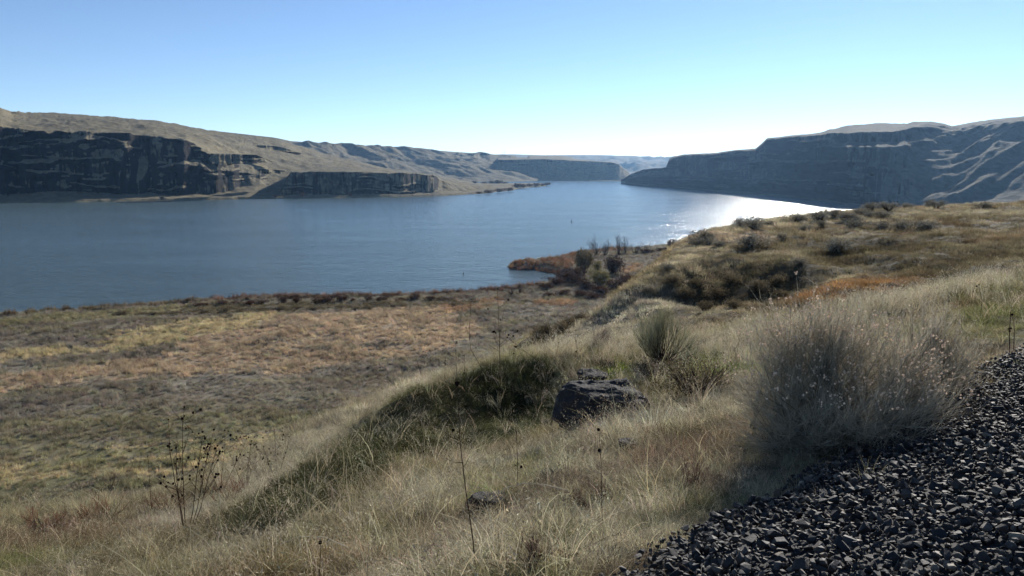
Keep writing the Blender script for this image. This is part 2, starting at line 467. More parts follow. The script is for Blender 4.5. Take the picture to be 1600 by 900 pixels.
def build_water():
    ys = np.concatenate((np.linspace(60, 600, 28), np.linspace(600, 6900, 30)[1:]))
    xs = np.linspace(-6500, 6500, 90)
    X, Y = np.meshgrid(xs, ys)
    o = grid_obj("river", np.stack((X, Y, np.zeros_like(X)), -1), water_material())
    tag(o, "wide blue rippled river with white sun glitter toward its bend", "river", kind="structure")
build_water()

# ------------------------------------------------------------------ canyon walls
def hill_material(name, grass, grass2, rock, rock_lo=0.5, rock_hi=0.66):
    m, nt, out = new_mat(name)
    b = N(nt, "ShaderNodeBsdfPrincipled", Roughness=0.95)
    b.inputs["Specular IOR Level"].default_value = 0.05
    g = N(nt, "ShaderNodeNewGeometry")
    sx = N(nt, "ShaderNodeSeparateXYZ"); nt.links.new(g.outputs["Normal"], sx.inputs[0])
    n1 = ntex(nt, g.outputs["Position"], 0.02, 6, 0.6); n2 = ntex(nt, g.outputs["Position"], 0.12, 6, 0.65)
    st = N(nt, "ShaderNodeMapping"); st.inputs["Scale"].default_value = (0.02, 0.02, 0.35)
    nt.links.new(g.outputs["Position"], st.inputs["Vector"])
    n3 = ntex(nt, st.outputs[0], 1.0, 5, 0.6)
    sl_ = math_(nt, 'ADD', sx.outputs[2], math_(nt, 'MULTIPLY', math_(nt, 'SUBTRACT', n2, 0.5), 0.35))
    mk = ramp(nt, sl_, [(rock_lo, 0.0), (rock_hi, 1.0)])
    gc = mixc(nt, ramp(nt, n1, [(0.35, 0.0), (0.65, 1.0)]), grass, grass2)
    gc = mixc(nt, 1.0, gc, ramp(nt, n2, [(0.3, 0.55), (0.7, 1.15)]), 'MULTIPLY')
    rc = mixc(nt, ramp(nt, n3, [(0.35, 0.0), (0.65, 1.0)]), rock, tuple(np.array(rock) * 1.9))
    c = mixc(nt, mk, rc, gc)
    nt.links.new(c, b.inputs["Base Color"])
    bp = N(nt, "ShaderNodeBump", Strength=0.7, Distance=3.0)
    nt.links.new(n2, bp.inputs["Height"]); nt.links.new(bp.outputs[0], b.inputs["Normal"])
    nt.links.new(b.outputs[0], out.inputs[0])
    return m
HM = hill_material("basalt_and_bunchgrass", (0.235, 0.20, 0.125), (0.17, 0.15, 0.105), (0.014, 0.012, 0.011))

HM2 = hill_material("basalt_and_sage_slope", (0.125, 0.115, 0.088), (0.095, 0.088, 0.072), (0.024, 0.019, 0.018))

def hill(name, cols, px, rows, label, fn=None, mat=HM, crag=None):
    """cols: {pixel column: [(py, t), ...]} profile from the water to the skyline and over it; rows: how many sheet rows between profile points"""
    ks = sorted(cols)
    K = np.array([[list(p) for p in cols[k]] for k in ks], float)          # keys x profile x 2
    prof = np.empty((len(px), K.shape[1], 2))
    for j in range(K.shape[1]):
        for c in range(2):
            v = np.interp(px, ks, K[:, j, c])
            prof[:, j, c] = v
    ts, wts = [], []
    for j, n in enumerate(rows):
        for i in range(n): ts.append(j + i / n)
    ts.append(len(rows)); ts = np.array(ts)
    j0 = np.minimum(ts.astype(int), K.shape[1] - 2); f = (ts - j0)[:, None]
    PY = prof[:, j0, 0].T * (1 - f) + prof[:, j0 + 1, 0].T * f
    T = prof[:, j0, 1].T * (1 - f) + prof[:, j0 + 1, 1].T * f
    PX = np.broadcast_to(np.asarray(px, float)[None, :], PY.shape)
    P = np.moveaxis(at(PX, PY, T), 0, -1).copy()
    if fn is not None:
        fn(P, PX, ts[:, None] + 0 * PX)
    o = grid_obj(name, P, mat, smooth_=False)
    tag(o, label, "hill", kind="structure")
    return o

def crags(P, W, s_len, amp, seed, layers=9.0, lay_amp=6.0):
    """break a face into buttresses, columns and ledges: push it towards / away from the viewer"""
    x, y, z = P[..., 0], P[..., 1], P[..., 2]
    d = np.hypot(x, y); ux, uy = x / d, y / d
    s = np.arctan2(x, y) * 1000.0
    b = (1 - 2 * np.abs(fbm(s / s_len, z / 220, seed, 4, 0.55))) * amp
    b = b + fbm(s / (s_len * 0.22), z / 45, seed + 9, 4, 0.55) * amp * 0.25
    ph = z / layers + 0.9 * fbm(s / 90, z / 60, seed + 5, 3)
    fr = ph - np.floor(ph)
    st = (np.floor(ph) + smooth(0.8, 1.0, fr) - ph) * lay_amp * np.clip(-0.1 + 1.7 * fbm(s / 45, z / 14, seed + 7, 3), 0, 1.6)
    k = (st - b) * W
    P[..., 0] += ux * k; P[..., 1] += uy * k

def rise(P, W, amp, sx, sy, seed, shear=0.0):
    x, y = P[..., 0], P[..., 1]
    u = x + shear * y
    P[..., 2] += W * amp * (0.5 - np.abs(fbm(u / sx, y / sy, seed, 5, 0.5)))

def wpoint(py, z=0.0):                    # depth at which that picture row meets level z
    return (z - CZ) / float(ray(800, py)[2])

def build_hills():
    # far shore, left: tall basalt wall, talus, grassy plateau above
    def prof(w, bench, foot, top, sky_, plate, cd=26.0, sk=420.0, tal=60.0):
        t0 = wpoint(w)
        return [(w + 2.5, t0 - 6), (w - bench, t0 + 3), (w - bench - 0.4, t0 + 16), (foot, t0 + 16 + tal), (top, t0 + 16 + tal + cd), (plate, t0 + 16 + tal + cd + sk * 0.35), (sky_, t0 + 16 + tal + cd + sk), (sky_ + 14, t0 + 16 + tal + cd + sk * 2.2)]
    L = {}
    L[-420] = prof(322, 4, 300, 190, 150, 172)
    L[-120] = prof(319, 4, 304, 192, 158, 176)
    L[0] = prof(317, 4, 306, 197, 167, 184, 30, 300)
    L[18] = prof(317, 4, 305, 202, 174.5, 190, 30, 330)
    L[60] = prof(316.5, 4, 301, 205, 176, 193, 34, 420)
    L[110] = prof(316, 4, 298, 206, 178, 193, 34, 480)
    L[180] = prof(315, 4, 302, 208, 183, 196, 30, 520)
    L[240] = prof(314, 4, 304, 213, 188, 201, 30, 520)
    L[290] = prof(313.5, 4, 304, 219, 197, 208, 34, 520)
    L[325] = prof(312.5, 4, 303, 236, 203, 218, 34, 500, 70)
    L[350] = prof(312, 4, 300, 252, 207, 226, 40, 470, 80)
    L[372] = prof(311.5, 4, 292, 258, 210, 232, 50, 440, 110)
    L[400] = prof(311, 4, 288, 262, 213, 238, 70, 420, 130)
    L[440] = prof(310.5, 4, 290, 266, 219, 244, 90, 420, 150)
    L[470] = prof(310, 4, 290, 268, 229, 250, 110, 420, 150)
    L[530] = prof(309, 4, 292, 271, 246, 260, 140, 420, 120)
    L[600] = prof(308, 4, 294, 276, 262, 269, 160, 420, 120)
    L[680] = prof(306, 3, 297, 284, 276, 280, 160, 420, 120)
    L[740] = prof(303, 2, 297, 291, 286, 288, 120, 420, 60)
    def fnL(P, PX, t):
        w = smooth(2.6, 3.1, t) * smooth(4.35, 3.95, t)
        w = w * smooth(470, 330, PX) + 0.12 * smooth(3.0, 3.3, t) * smooth(4.6, 4.0, t)
        crags(P, w, 42, 17, 71, 21.0, 20.0)
        rise(P, smooth(4.05, 4.6, t) * smooth(6.0, 5.4, t) + 0.7 * smooth(2.1, 3, t) * smooth(330, 380, PX) * smooth(4.2, 3.8, t), 4.5, 120, 120, 81, 0.4)
        rise(P, smooth(4.2, 5.0, t) * 0.6, 2.5, 40, 40, 85)
        P[..., 2] += 1.2 * fbm(P[..., 0] / 18, P[..., 1] / 18, 88, 3) * smooth(2.0, 2.3, t)
        P[..., 2] += 0.5 * fbm(P[..., 0] / 6, P[..., 1] / 6, 89, 2) * (t < 2)
    hill("cliff_hillside", L, np.linspace(-420, 740, 900), [4, 4, 14, 70, 18, 26, 8], "dark basalt cliff wall with grassy plateau above the far shore, on the left", fnL)
    # rim outcrops standing on the slope behind the cliff
    def outcrop(name, pts, thick, depth, label, seed):
        pts = np.array(pts, float)                                       # px, y top, y foot, t
        px = np.linspace(pts[0, 0], pts[-1, 0], int((pts[-1, 0] - pts[0, 0]) * 1.6) + 8)
        yt, yb, tt = (np.interp(px, pts[:, 0], pts[:, k]) for k in (1, 2, 3))
        n1 = 26
        rowsP = []
        for k in range(n1 + 1):
            f = k / n1
            rowsP.append(np.stack(at(px, yb + 1.5 + (yt - yb - 1.5) * f, tt + thick * f), -1))
        rowsP.append(np.stack(at(px, yt - 0.3, tt + thick + depth * 0.4), -1)); rowsP.append(np.stack(at(px, yt + 1.5, tt + thick + depth), -1))
        P = np.array(rowsP)
        f = (np.arange(len(rowsP)) / n1)[:, None] + 0 * P[..., 0]
        crags(P, smooth(1.1, 0.85, f) * 1.0, 26, 7, seed, 9.0, 7.0)
        o = grid_obj(name, P, HM, smooth_=False)
        tag(o, label, "hill", kind="structure")
    outcrop("cliff_band", [(326, 247, 248, 985), (334, 240, 256, 985), (365, 241, 255, 1000), (400, 242, 254, 1015), (412, 247, 252, 1030), (425, 253, 254, 1040)], 14, 30, "short dark cliff band on the grassy slope right of the high cliffs", 91)
    outcrop("cliff_band", [(398, 227, 228, 1240), (420, 227, 231, 1240), (445, 231, 236, 1250), (470, 239, 242, 1270)], 10, 25, "thin rocky rim near the top of the far left grassy slope", 95)
    outcrop("cliff_band", [(402, 266, 267, 1060), (408, 264, 270, 1060), (424, 265, 270, 1065), (445, 267, 270, 1075)], 10, 25, "small dark ledge low on the slope beside the flat dark bluff", 97)
    # flat-topped dark bluff by the shore
    def pm(w, foot, top, tl, cd, back):
        t0 = wpoint(w)
        return [(w + 2.0, t0 - 6), (w - 3, t0 + 3), (w - 3.4, t0 + 14), (foot, t0 + 14 + tl), (top, t0 + 14 + tl + cd), (top - 1.2, t0 + 14 + tl + cd + back), (top + 7, t0 + 14 + tl + cd + back * 2.2)]
    M = {436: pm(310.4, 306.0, 303.5, 6, 6, 60), 446: pm(310.3, 305.5, 284, 6, 10, 80), 455: pm(310.2, 305.5, 269, 6, 16, 120), 500: pm(309.5, 304.8, 267.5, 8, 18, 150), 560: pm(308.6, 304, 269, 8, 18, 150),
         620: pm(307.6, 303, 270.5, 9, 20, 150), 655: pm(306.8, 300.5, 272, 14, 30, 120), 678: pm(306.2, 298, 273.5, 22, 36, 90), 690: pm(305.8, 297, 283, 30, 40, 60), 715: pm(304.6, 299, 289, 30, 40, 60), 770: pm(301.5, 298, 290.5, 40, 60, 60)}
    def fnM(P, PX, t):
        w = smooth(2.7, 3.05, t) * smooth(4.3, 4.0, t)
        crags(P, w * smooth(700, 680, PX) * (0.45 + 0.9 * smooth(590, 640, PX)), 30, 10, 131, 8.0, 9.0)
        P[..., 2] += 1.0 * fbm(P[..., 0] / 16, P[..., 1] / 16, 133, 3) * smooth(2.0, 2.3, t)
    hill("bluff", M, np.linspace(436, 770, 420), [4, 4, 8, 44, 10, 6], "flat-topped dark basalt bluff low beside the far shore", fnM)
    # low spit beyond the bluff
    sp_n = [(690, 305.5), (740, 303.2), (775, 300.2), (800, 298.0), (806, 295.5), (822, 293.2), (845, 291.4), (857, 289.6), (860, 288.9)]
    sp_f = [(690, 284.5), (740, 286.0), (800, 286.6), (857, 288.0), (860, 288.8)]
    px = np.linspace(690, 860, 130)
    yn, yf = np.interp(px, *zip(*sp_n)), np.interp(px, *zip(*sp_f))
    tn, tf = (0.3 - CZ) / ray(800, yn)[2], (0.3 - CZ) / ray(800, yf)[2]
    rowsP = []
    for f in np.linspace(0, 1, 40):
        t = tn * (1 - f) + tf * f
        xx = (px - 800) / F * t; yy = t * 1.0
        zz = -0.8 + 5.0 * np.sin(np.pi * f) ** 0.45 * smooth(861, 845, px) + 1.0 * fbm(xx / 20, yy / 30, 141, 3) * np.sin(np.pi * f)
        rowsP.append(np.stack((xx, yy * (CP + 0.14 * SP), zz), -1))
    o = grid_obj("spit", np.array(rowsP), HM, smooth_=False)
    tag(o, "low grassy point of land reaching into the river at the bend", "hill", kind="structure")
    # long grassy slopes behind, left of the bend
    def pb(w, mid, sky_, t0=2300, t1=3300):
        return [(w, t0), (w - 4, t0 + 60), (mid, t0 + (t1 - t0) * 0.4), (sky_ + 4, t0 + (t1 - t0) * 0.85), (sky_, t1), (sky_ + 12, t1 + 1200)]
    B = {340: pb(289, 255, 205, 1900, 2700), 430: pb(289, 258, 215, 1900, 2700), 455: pb(289, 258, 220.5, 1950, 2750), 520: pb(288.5, 259, 224.5, 2000, 2850), 610: pb(288, 260, 229.5, 2050, 2950), 680: pb(287, 262, 235, 2100, 3050), 730: pb(286, 262, 238.5, 2150, 3100),
         770: pb(285.5, 262, 241, 2200, 3200), 800: pb(284.5, 262, 243, 2250, 3300), 840: pb(284.5, 270, 256, 2350, 3300)}
    def fnB(P, PX, t):
        rise(P, smooth(0.5, 1.5, t) * smooth(4.0, 3.2, t), 24, 190, 420, 151, 0.5)
        rise(P, smooth(0.5, 1.5, t) * smooth(4.0, 3.4, t), 6, 70, 140, 155, 0.5)
        w = smooth(2.5, 2.7, t) * smooth(3.3, 3.0, t) * smooth(690, 720, PX)
        crags(P, w, 30, 30, 157, 16, 30)
    hill("grassy_slopes", B, np.linspace(340, 840, 420), [4, 40, 50, 14, 6], "long folded grassy slopes behind the flat dark bluff", fnB)
    # dark mesa straight across the far bend
    def pme(top, sky_, t0=2420):
        return [(284.5, t0 - 20), (281.8, t0), (281.5, t0 + 25), (top + 2, t0 + 110), (top, t0 + 118), (sky_ + 0.6, t0 + 560), (sky_, t0 + 640), (sky_ + 8, t0 + 1400)]
    E = {778: pme(249, 246), 790: pme(249.5, 246), 824: pme(249, 245.8), 827: pme(249, 243.2), 850: pme(249, 242.8), 880: pme(250, 243.4), 894: pme(251, 246), 898: pme(251, 248.5), 930: pme(252, 251), 955: pme(253.5, 252.6), 968: pme(257, 256), 972: pme(262, 261), 980: pme(268, 267), 988: pme(276, 275), 996: pme(280.5, 280), 1004: pme(282.5, 282.2)}
    def fnE(P, PX, t):
        crags(P, smooth(2.1, 2.5, t) * smooth(4.2, 3.9, t), 16, 6, 161, 14, 7)
    hill("mesa", E, np.linspace(778, 1004, 300), [3, 3, 50, 4, 16, 6, 4], "dark flat mesa blue with distance across the river bend", fnE)
    # farthest pale hills
    def pf(sky_, t1=6200):
        return [(277, 3600), (268, 4300), (256, 5200), (sky_, t1), (sky_ + 5, t1 + 500)]
    Q = {640: pf(242), 760: pf(241.5), 800: pf(241.0), 850: pf(242.5), 905: pf(242.0), 940: pf(242.2), 975: pf(243.5), 1010: pf(245.0), 1050: pf(246.3), 1100: pf(247), 1180: pf(247)}
    def fnQ(P, PX, t):
        rise(P, smooth(0.2, 1.0, t) * smooth(3.0, 2.4, t), 70, 380, 500, 171, -0.3)
    hill("far_hills", Q, np.linspace(640, 1180, 260), [16, 24, 24, 3], "palest farthest hills at the end of the canyon", fnQ)
    # right wall of the canyon
    def pr(w, l1, l2, top, sky_, dt=(24, 10, 40, 150), t0=None):
        t0 = wpoint(w) if t0 is None else t0
        a, b, c, d = dt
        return [(w + 2, t0 - 6), (w - 2.5, t0 + 3), (w - 3, t0 + 18), (l1, t0 + a), (l1 - 1.2, t0 + a + b), (l2, t0 + a + b + 30), (l2 - 5.0, t0 + a + b + c), (top, t0 + a + b + c + 30), (sky_, t0 + a + b + c + 30 + d), (sky_ + 8, t0 + a + b + c + 30 + d + 500)]
    def pr2(w, sky_, t0, D=215.0, back=160.0, fa=0.72, fb=0.735, bw=4.0):
        H = w - 3 - sky_; T0 = t0 + 18; o = [(w + 2, t0 - 6), (w - 2.5, t0 + 3), (w - 3, T0)]
        for f, e in ((0.17, 0), (0.172, 5), (fa, 5), (fb, 9 + bw), (0.9, 9 + bw)): o.append((w - 3 - H * f, T0 + D * f + e))
        return o + [(sky_, T0 + D * 0.9 + 9 + bw + back), (sky_ + 8, T0 + D * .8 + 520 + back)]
    G = {970: pr(288, 286.6, 286.2, 285.8, 285.4), 976: pr(288.3, 284, 283, 282.5, 282), 984: pr(289.2, 279, 277.5, 276.5, 276), 1005: pr(291, 275, 270, 268.6, 268), 1022: pr(292, 276, 268, 266, 265), 1040: pr(293.3, 276, 267, 264, 263.3), 1046: pr(293.7, 276, 266, 252, 248),
         1052: pr(294.2, 276, 265, 247, 244.5), 1070: pr(295.8, 277, 262, 243, 241), 1117: pr(300.2, 279, 262, 241, 239), 1150: pr(302, 280, 262, 236, 234.2), 1180: pr(304, 281, 262, 235, 232.3), 1191: pr(305, 281, 262, 226, 223), 1199: pr(305.5, 281, 260, 218, 215.8), 1240: pr(309, 282, 240, 214, 211.3),
         1284: pr(314, 282, 232, 211, 207.2), 1294: pr(315.5, 282, 231, 208, 203), 1324: pr2(321.5, 196.4, 825, 75, 150, 0.72, 0.78, 25.0), 1369: pr2(327, 193, 795, 85, 160, 0.72, 0.78, 25.0), 1405: pr2(328.5, 193.2, 788, 120, 160, 0.72, 0.78, 25.0), 1417: pr2(329, 193.2, 785, 150, 165, 0.72, 0.77, 16.0), 1426: pr2(329, 190.2, 785, 168, 150, 0.72, 0.76, 12.0), 1459: pr2(330, 190, 770, 228), 1474: pr2(331, 192.5, 765, 242),
         1487: pr2(331, 196.8, 760, 250), 1505: pr2(332, 194, 755, 262), 1545: pr2(333, 186.5, 740, 275), 1600: pr2(335, 181.5, 720, 285), 1800: pr2(340, 165, 650, 230), 2100: pr2(345, 165, 620, 230)}
    def fnG(P, PX, t):
        w = smooth(2.1, 2.6, t) * smooth(7.4, 6.9, t) * smooth(1460, 1380, PX)
        crags(P, w, 40, 13, 181, 15.0, 14.0)
        g = smooth(1380, 1450, PX) * smooth(2.0, 2.8, t) * smooth(8.0, 7.0, t)
        x, y = P[..., 0], P[..., 1]
        # gullies run down and towards the river
        u, v = x * 0.58 - y * 0.81, x * 0.81 + y * 0.58
        P[..., 2] += g * 11 * (0.5 - np.abs(fbm(u / 50, v / 300, 191, 3, 0.5)))
        P[..., 2] += g * 3.0 * (0.5 - np.abs(fbm(u / 15, v / 120, 195, 3, 0.5)))
        P[..., 2] += 0.6 * fbm(x / 16, y / 16, 199, 3) * smooth(2.0, 2.4, t)
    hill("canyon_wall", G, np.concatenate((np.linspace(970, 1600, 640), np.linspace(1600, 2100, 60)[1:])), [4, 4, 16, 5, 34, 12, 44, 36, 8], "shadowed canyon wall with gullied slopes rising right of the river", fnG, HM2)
build_hills()

# ------------------------------------------------------------------ mesh builders for plants and stones
class MB:
    def __init__(s): s.V = []; s.F = []; s.A = []
    def blade(s, pts, w, side, a=1.0):                 # a ribbon that narrows to its tip
        b = len(s.V); n = len(pts)
        for i, p in enumerate(pts[:-1]):
            k = w * (1 - 0.75 * i / (n - 1)) * 0.5
            s.V += [(p[0] - side[0] * k, p[1] - side[1] * k, p[2]), (p[0] + side[0] * k, p[1] + side[1] * k, p[2])]
        s.V.append(tuple(pts[-1])); s.A += [a] * (2 * n - 1)
        for i in range(n - 2): s.F.append((b + 2 * i, b + 2 * i + 1, b + 2 * i + 3, b + 2 * i + 2))
        s.F.append((b + 2 * n - 4, b + 2 * n - 3, b + 2 * n - 2))
    def tube(s, pts, rad, sides=4, a=1.0):
        pts = [Vector(p) for p in pts]; n = len(pts); b = len(s.V)
        for i, p in enumerate(pts):
            d = (pts[min(i + 1, n - 1)] - pts[max(i - 1, 0)])
            if d.length < 1e-9: d = Vector((0, 0, 1))
            u = d.orthogonal().normalized(); v = d.normalized().cross(u)
            for k in range(sides):
                q = 2 * math.pi * k / sides
                s.V.append(tuple(p + (u * math.cos(q) + v * math.sin(q)) * rad[i]))
        s.A += [a] * (n * sides)
        for i in range(n - 1):
            for k in range(sides):
                k2 = (k + 1) % sides
                s.F.append((b + i * sides + k, b + i * sides + k2, b + (i + 1) * sides + k2, b + (i + 1) * sides + k))
        s.F.append(tuple(b + (n - 1) * sides + k for k in range(sides)))
        s.F.append(tuple(b + k for k in reversed(range(sides))))
    def puff(s, c, r, a=1.0):                          # small ragged seed head
        b = len(s.V); j = lambda: r * random.uniform(0.7, 1.3)
        s.V += [(c[0] + j(), c[1], c[2]), (c[0] - j(), c[1], c[2]), (c[0], c[1] + j(), c[2]), (c[0], c[1] - j(), c[2]), (c[0], c[1], c[2] + j()), (c[0], c[1], c[2] - j())]
        s.A += [a] * 6
        for i, k, l in ((0, 2, 4), (2, 1, 4), (1, 3, 4), (3, 0, 4), (2, 0, 5), (1, 2, 5), (3, 1, 5), (0, 3, 5)): s.F.append((b + i, b + k, b + l))
    def leaf(s, c, d, up, l, w, a=1.0):
        b = len(s.V); d = Vector(d).normalized(); sd = d.cross(Vector(up)); sd = sd.normalized() if sd.length > 1e-6 else d.orthogonal().normalized()
        c = Vector(c)
        for q in (c, c + d * l * 0.5 + sd * w * 0.5, c + d * l, c + d * l * 0.5 - sd * w * 0.5): s.V.append(tuple(q))
        s.A += [a] * 4; s.F.append((b, b + 1, b + 2, b + 3))
    def mesh(s, name, mat):
        me = bpy.data.meshes.new(name); me.from_pydata(s.V, [], s.F)
        at_ = me.attributes.new("shade", 'FLOAT', 'POINT'); at_.data.foreach_set("value", np.array(s.A, np.float32))
        me.materials.append(mat); return me
    def build(s, name, mat, parent=None):
        return link(bpy.data.objects.new(name, s.mesh(name, mat)), parent)

def plant_mat(name, col=None, transl=0.35, var=0.35):
    """dry or green plant tissue: takes its colour from the plant it grows on (instanced) or from col"""
    m, nt, out = new_mat(name)
    if col is None:
        a = N(nt, "ShaderNodeAttribute", attribute_name="col", attribute_type='INSTANCER'); c = a.outputs["Color"]
    else:
        rgb = N(nt, "ShaderNodeRGB"); rgb.outputs[0].default_value = (*col, 1); c = rgb.outputs[0]
        oi = N(nt, "ShaderNodeObjectInfo")
        c = mixc(nt, 1.0, c, ramp(nt, oi.outputs["Random"], [(0.0, 1 - var * 0.6), (1.0, 1 + var * 0.5)]), 'MULTIPLY')
    sh = N(nt, "ShaderNodeAttribute", attribute_name="shade")
    c = mixc(nt, 1.0, c, sh.outputs["Fac"], 'MULTIPLY')
    d = N(nt, "ShaderNodeBsdfDiffuse"); nt.links.new(c, d.inputs[0])
    if transl > 0:
        t = N(nt, "ShaderNodeBsdfTranslucent"); nt.links.new(c, t.inputs[0])
        mx = N(nt, "ShaderNodeMixShader"); mx.inputs[0].default_value = transl
        nt.links.new(d.outputs[0], mx.inputs[1]); nt.links.new(t.outputs[0], mx.inputs[2]); nt.links.new(mx.outputs[0], out.inputs[0])
    else: nt.links.new(d.outputs[0], out.inputs[0])
    return m
M_GRASS = plant_mat("dry_grass", None, 0.42)
M_SEED = plant_mat("seed_fluff", lin(222, 206, 188), 0.5)
M_TWIG = plant_mat("grey_twigs", lin(172, 163, 143), 0.25)
M_TWIGD = plant_mat("dark_twigs", lin(74, 60, 52), 0.0)
M_STALK = plant_mat("dead_stalk", lin(72, 54, 42), 0.0)
M_HEAD = plant_mat("dead_seed_head", lin(36, 28, 24), 0.0)
M_SAGE = plant_mat("sage_leaves", lin(142, 136, 120), 0.2)
M_BRUSH = plant_mat("dark_brush", lin(88, 68, 56), 0.2)
M_WILLOW = plant_mat("brown_green_leaves", lin(100, 90, 68), 0.3)
M_OLIVE = plant_mat("olive_leaves", lin(120, 112, 74), 0.3)
M_DKSAGE = plant_mat("dark_green_scrub", lin(116, 104, 82), 0.25)

U = random.uniform
def curve_pts(bx, by, h, az, lean, n=4, droop=0.25):
    o = []
    for i in range(n):
        s = i / (n - 1)
        k = lean * h * s ** 1.7
        o.append((bx + math.cos(az) * k, by + math.sin(az) * k, h * s * (1 - droop * lean * s * s)))
    return o

def tuft(n, r, h0, h1, w, lean=(0.2, 0.9), segs=4, droop=0.3, seed_heads=0, mat_n=0, flat=0):
    b = MB()
    for i in range(n):
        a = U(0, 6.283); q = r * math.sqrt(random.random())
        az = a + U(-0.9, 0.9); h = U(h0, h1) * (0.65 + 0.35 * (1 - q / r))
        pts = curve_pts(q * math.cos(a), q * math.sin(a), h, az, U(*lean), segs, droop)
        sa = U(0, 6.283); sh = U(0.6, 1.2)
        b.blade(pts, w * U(0.6, 1.3), (math.cos(sa), math.sin(sa)), sh)
        if seed_heads and random.random() < seed_heads:
            t = Vector(pts[-1])
            for k in range(7):
                q2 = t + Vector((U(-1, 1) * 0.035, U(-1, 1) * 0.035, -0.012 * k * U(0.5, 1.5)))
                b.leaf(q2, (U(-1, 1), U(-1, 1), U(-0.9, 0.4)), (0, 0, 1), U(0.015, 0.032), 0.006, U(0.8, 1.15))
    for i in range(flat):                              # fallen, matted straws
        a = U(0, 6.283); L = U(0.1, 0.28); x, y, z = U(-r, r) * 1.3, U(-r, r) * 1.3, U(0.01, 0.07)
        b.blade([(x, y, z), (x + math.cos(a) * L * .5, y + math.sin(a) * L * .5, z + U(-.01, .03)), (x + math.cos(a) * L, y + math.sin(a) * L, z + U(-.02, .02))], w, (-math.sin(a), math.cos(a)), U(0.5, 1.2))
    return b

def proto_collection(name, builders, mat):
    c = bpy.data.collections.new(name)
    for i, b in enumerate(builders):
        o = bpy.data.objects.new("%s_%02d" % (name, i), b.mesh(name, mat) if isinstance(b, MB) else b)
        c.objects.link(o)
    return c

def gn_scatter(coll):
    g = bpy.data.node_groups.new("scatter_" + coll.name, 'GeometryNodeTree')
    g.interface.new_socket("Geometry", in_out='INPUT', socket_type='NodeSocketGeometry')
    g.interface.new_socket("Geometry", in_out='OUTPUT', socket_type='NodeSocketGeometry')
    i = g.nodes.new("NodeGroupInput"); o = g.nodes.new("NodeGroupOutput")
    p = g.nodes.new("GeometryNodeInstanceOnPoints")
    ci = g.nodes.new("GeometryNodeCollectionInfo"); ci.inputs[0].default_value = coll
    ci.inputs["Separate Children"].default_value = True; ci.inputs["Reset Children"].default_value = True
    def attr(n, t):
        a = g.nodes.new("GeometryNodeInputNamedAttribute"); a.data_type = t; a.inputs[0].default_value = n; return a.outputs[0]
    e = g.nodes.new("FunctionNodeEulerToRotation")
    g.links.new(attr("rot", 'FLOAT_VECTOR'), e.inputs[0])
    g.links.new(i.outputs[0], p.inputs["Points"]); g.links.new(ci.outputs[0], p.inputs["Instance"])
    p.inputs["Pick Instance"].default_value = True
    g.links.new(attr("idx", 'INT'), p.inputs["Instance Index"])
    g.links.new(e.outputs[0], p.inputs["Rotation"]); g.links.new(attr("scl", 'FLOAT_VECTOR'), p.inputs["Scale"])
    g.links.new(p.outputs[0], o.inputs[0])
    return g

def scatter(name, P, rot, scl, idx, col, coll, parent=None):
    me = bpy.data.meshes.new(name)
    me.vertices.add(len(P)); me.vertices.foreach_set("co", np.asarray(P, np.float32).reshape(-1))
    for n, t, v, key in (("rot", 'FLOAT_VECTOR', rot, "vector"), ("scl", 'FLOAT_VECTOR', scl, "vector"), ("col", 'FLOAT_VECTOR', col, "vector")):
        me.attributes.new(n, t, 'POINT').data.foreach_set(key, np.asarray(v, np.float32).reshape(-1))
    me.attributes.new("idx", 'INT', 'POINT').data.foreach_set("value", np.asarray(idx, np.int32))
    o = link(bpy.data.objects.new(name, me), parent)
    md = o.modifiers.new("scatter", 'NODES'); md.node_group = gn_scatter(coll)
    return o

# ------------------------------------------------------------------ ballast of the railway shoulder
def rock_mesh(name, n, flat, mat):
    bm = bmesh.new()
    for i in range(n):
        v = Vector((random.gauss(0, 1), random.gauss(0, 1), random.gauss(0, 1))).normalized()
        bm.verts.new((v.x * U(0.75, 1.1), v.y * U(0.5, 0.85), v.z * flat * U(0.7, 1.1)))
    r = bmesh.ops.convex_hull(bm, input=bm.verts)
    bmesh.ops.delete(bm, geom=[e for e in r["geom_interior"] if isinstance(e, bmesh.types.BMVert)], context='VERTS')
    me = bpy.data.meshes.new(name); bm.to_mesh(me); bm.free()
    me.materials.append(mat); return me

def stone_material():
    m, nt, out = new_mat("crushed_basalt")
    b = N(nt, "ShaderNodeBsdfPrincipled", Roughness=0.72); b.inputs["Specular IOR Level"].default_value = 0.3
    oi = N(nt, "ShaderNodeObjectInfo"); g = N(nt, "ShaderNodeNewGeometry")
    c = ramp(nt, oi.outputs["Random"], [(0.0, (0.015, 0.015, 0.017)), (0.4, (0.032, 0.030, 0.030)), (0.62, (0.05, 0.042, 0.036)), (0.76, (0.078, 0.068, 0.06)), (0.9, (0.13, 0.105, 0.08)), (1.0, (0.22, 0.18, 0.13))])
    n = ntex(nt, g.outputs["Position"], 70, 4, 0.6)
    c = mixc(nt, 1.0, c, ramp(nt, n, [(0.3, 0.6), (0.7, 1.25)]), 'MULTIPLY')
    nt.links.new(c, b.inputs["Base Color"])
    bp = N(nt, "ShaderNodeBump", Strength=0.35, Distance=0.006); nt.links.new(n, bp.inputs["Height"]); nt.links.new(bp.outputs[0], b.inputs["Normal"])
    nt.links.new(b.outputs[0], out.inputs[0]); return m

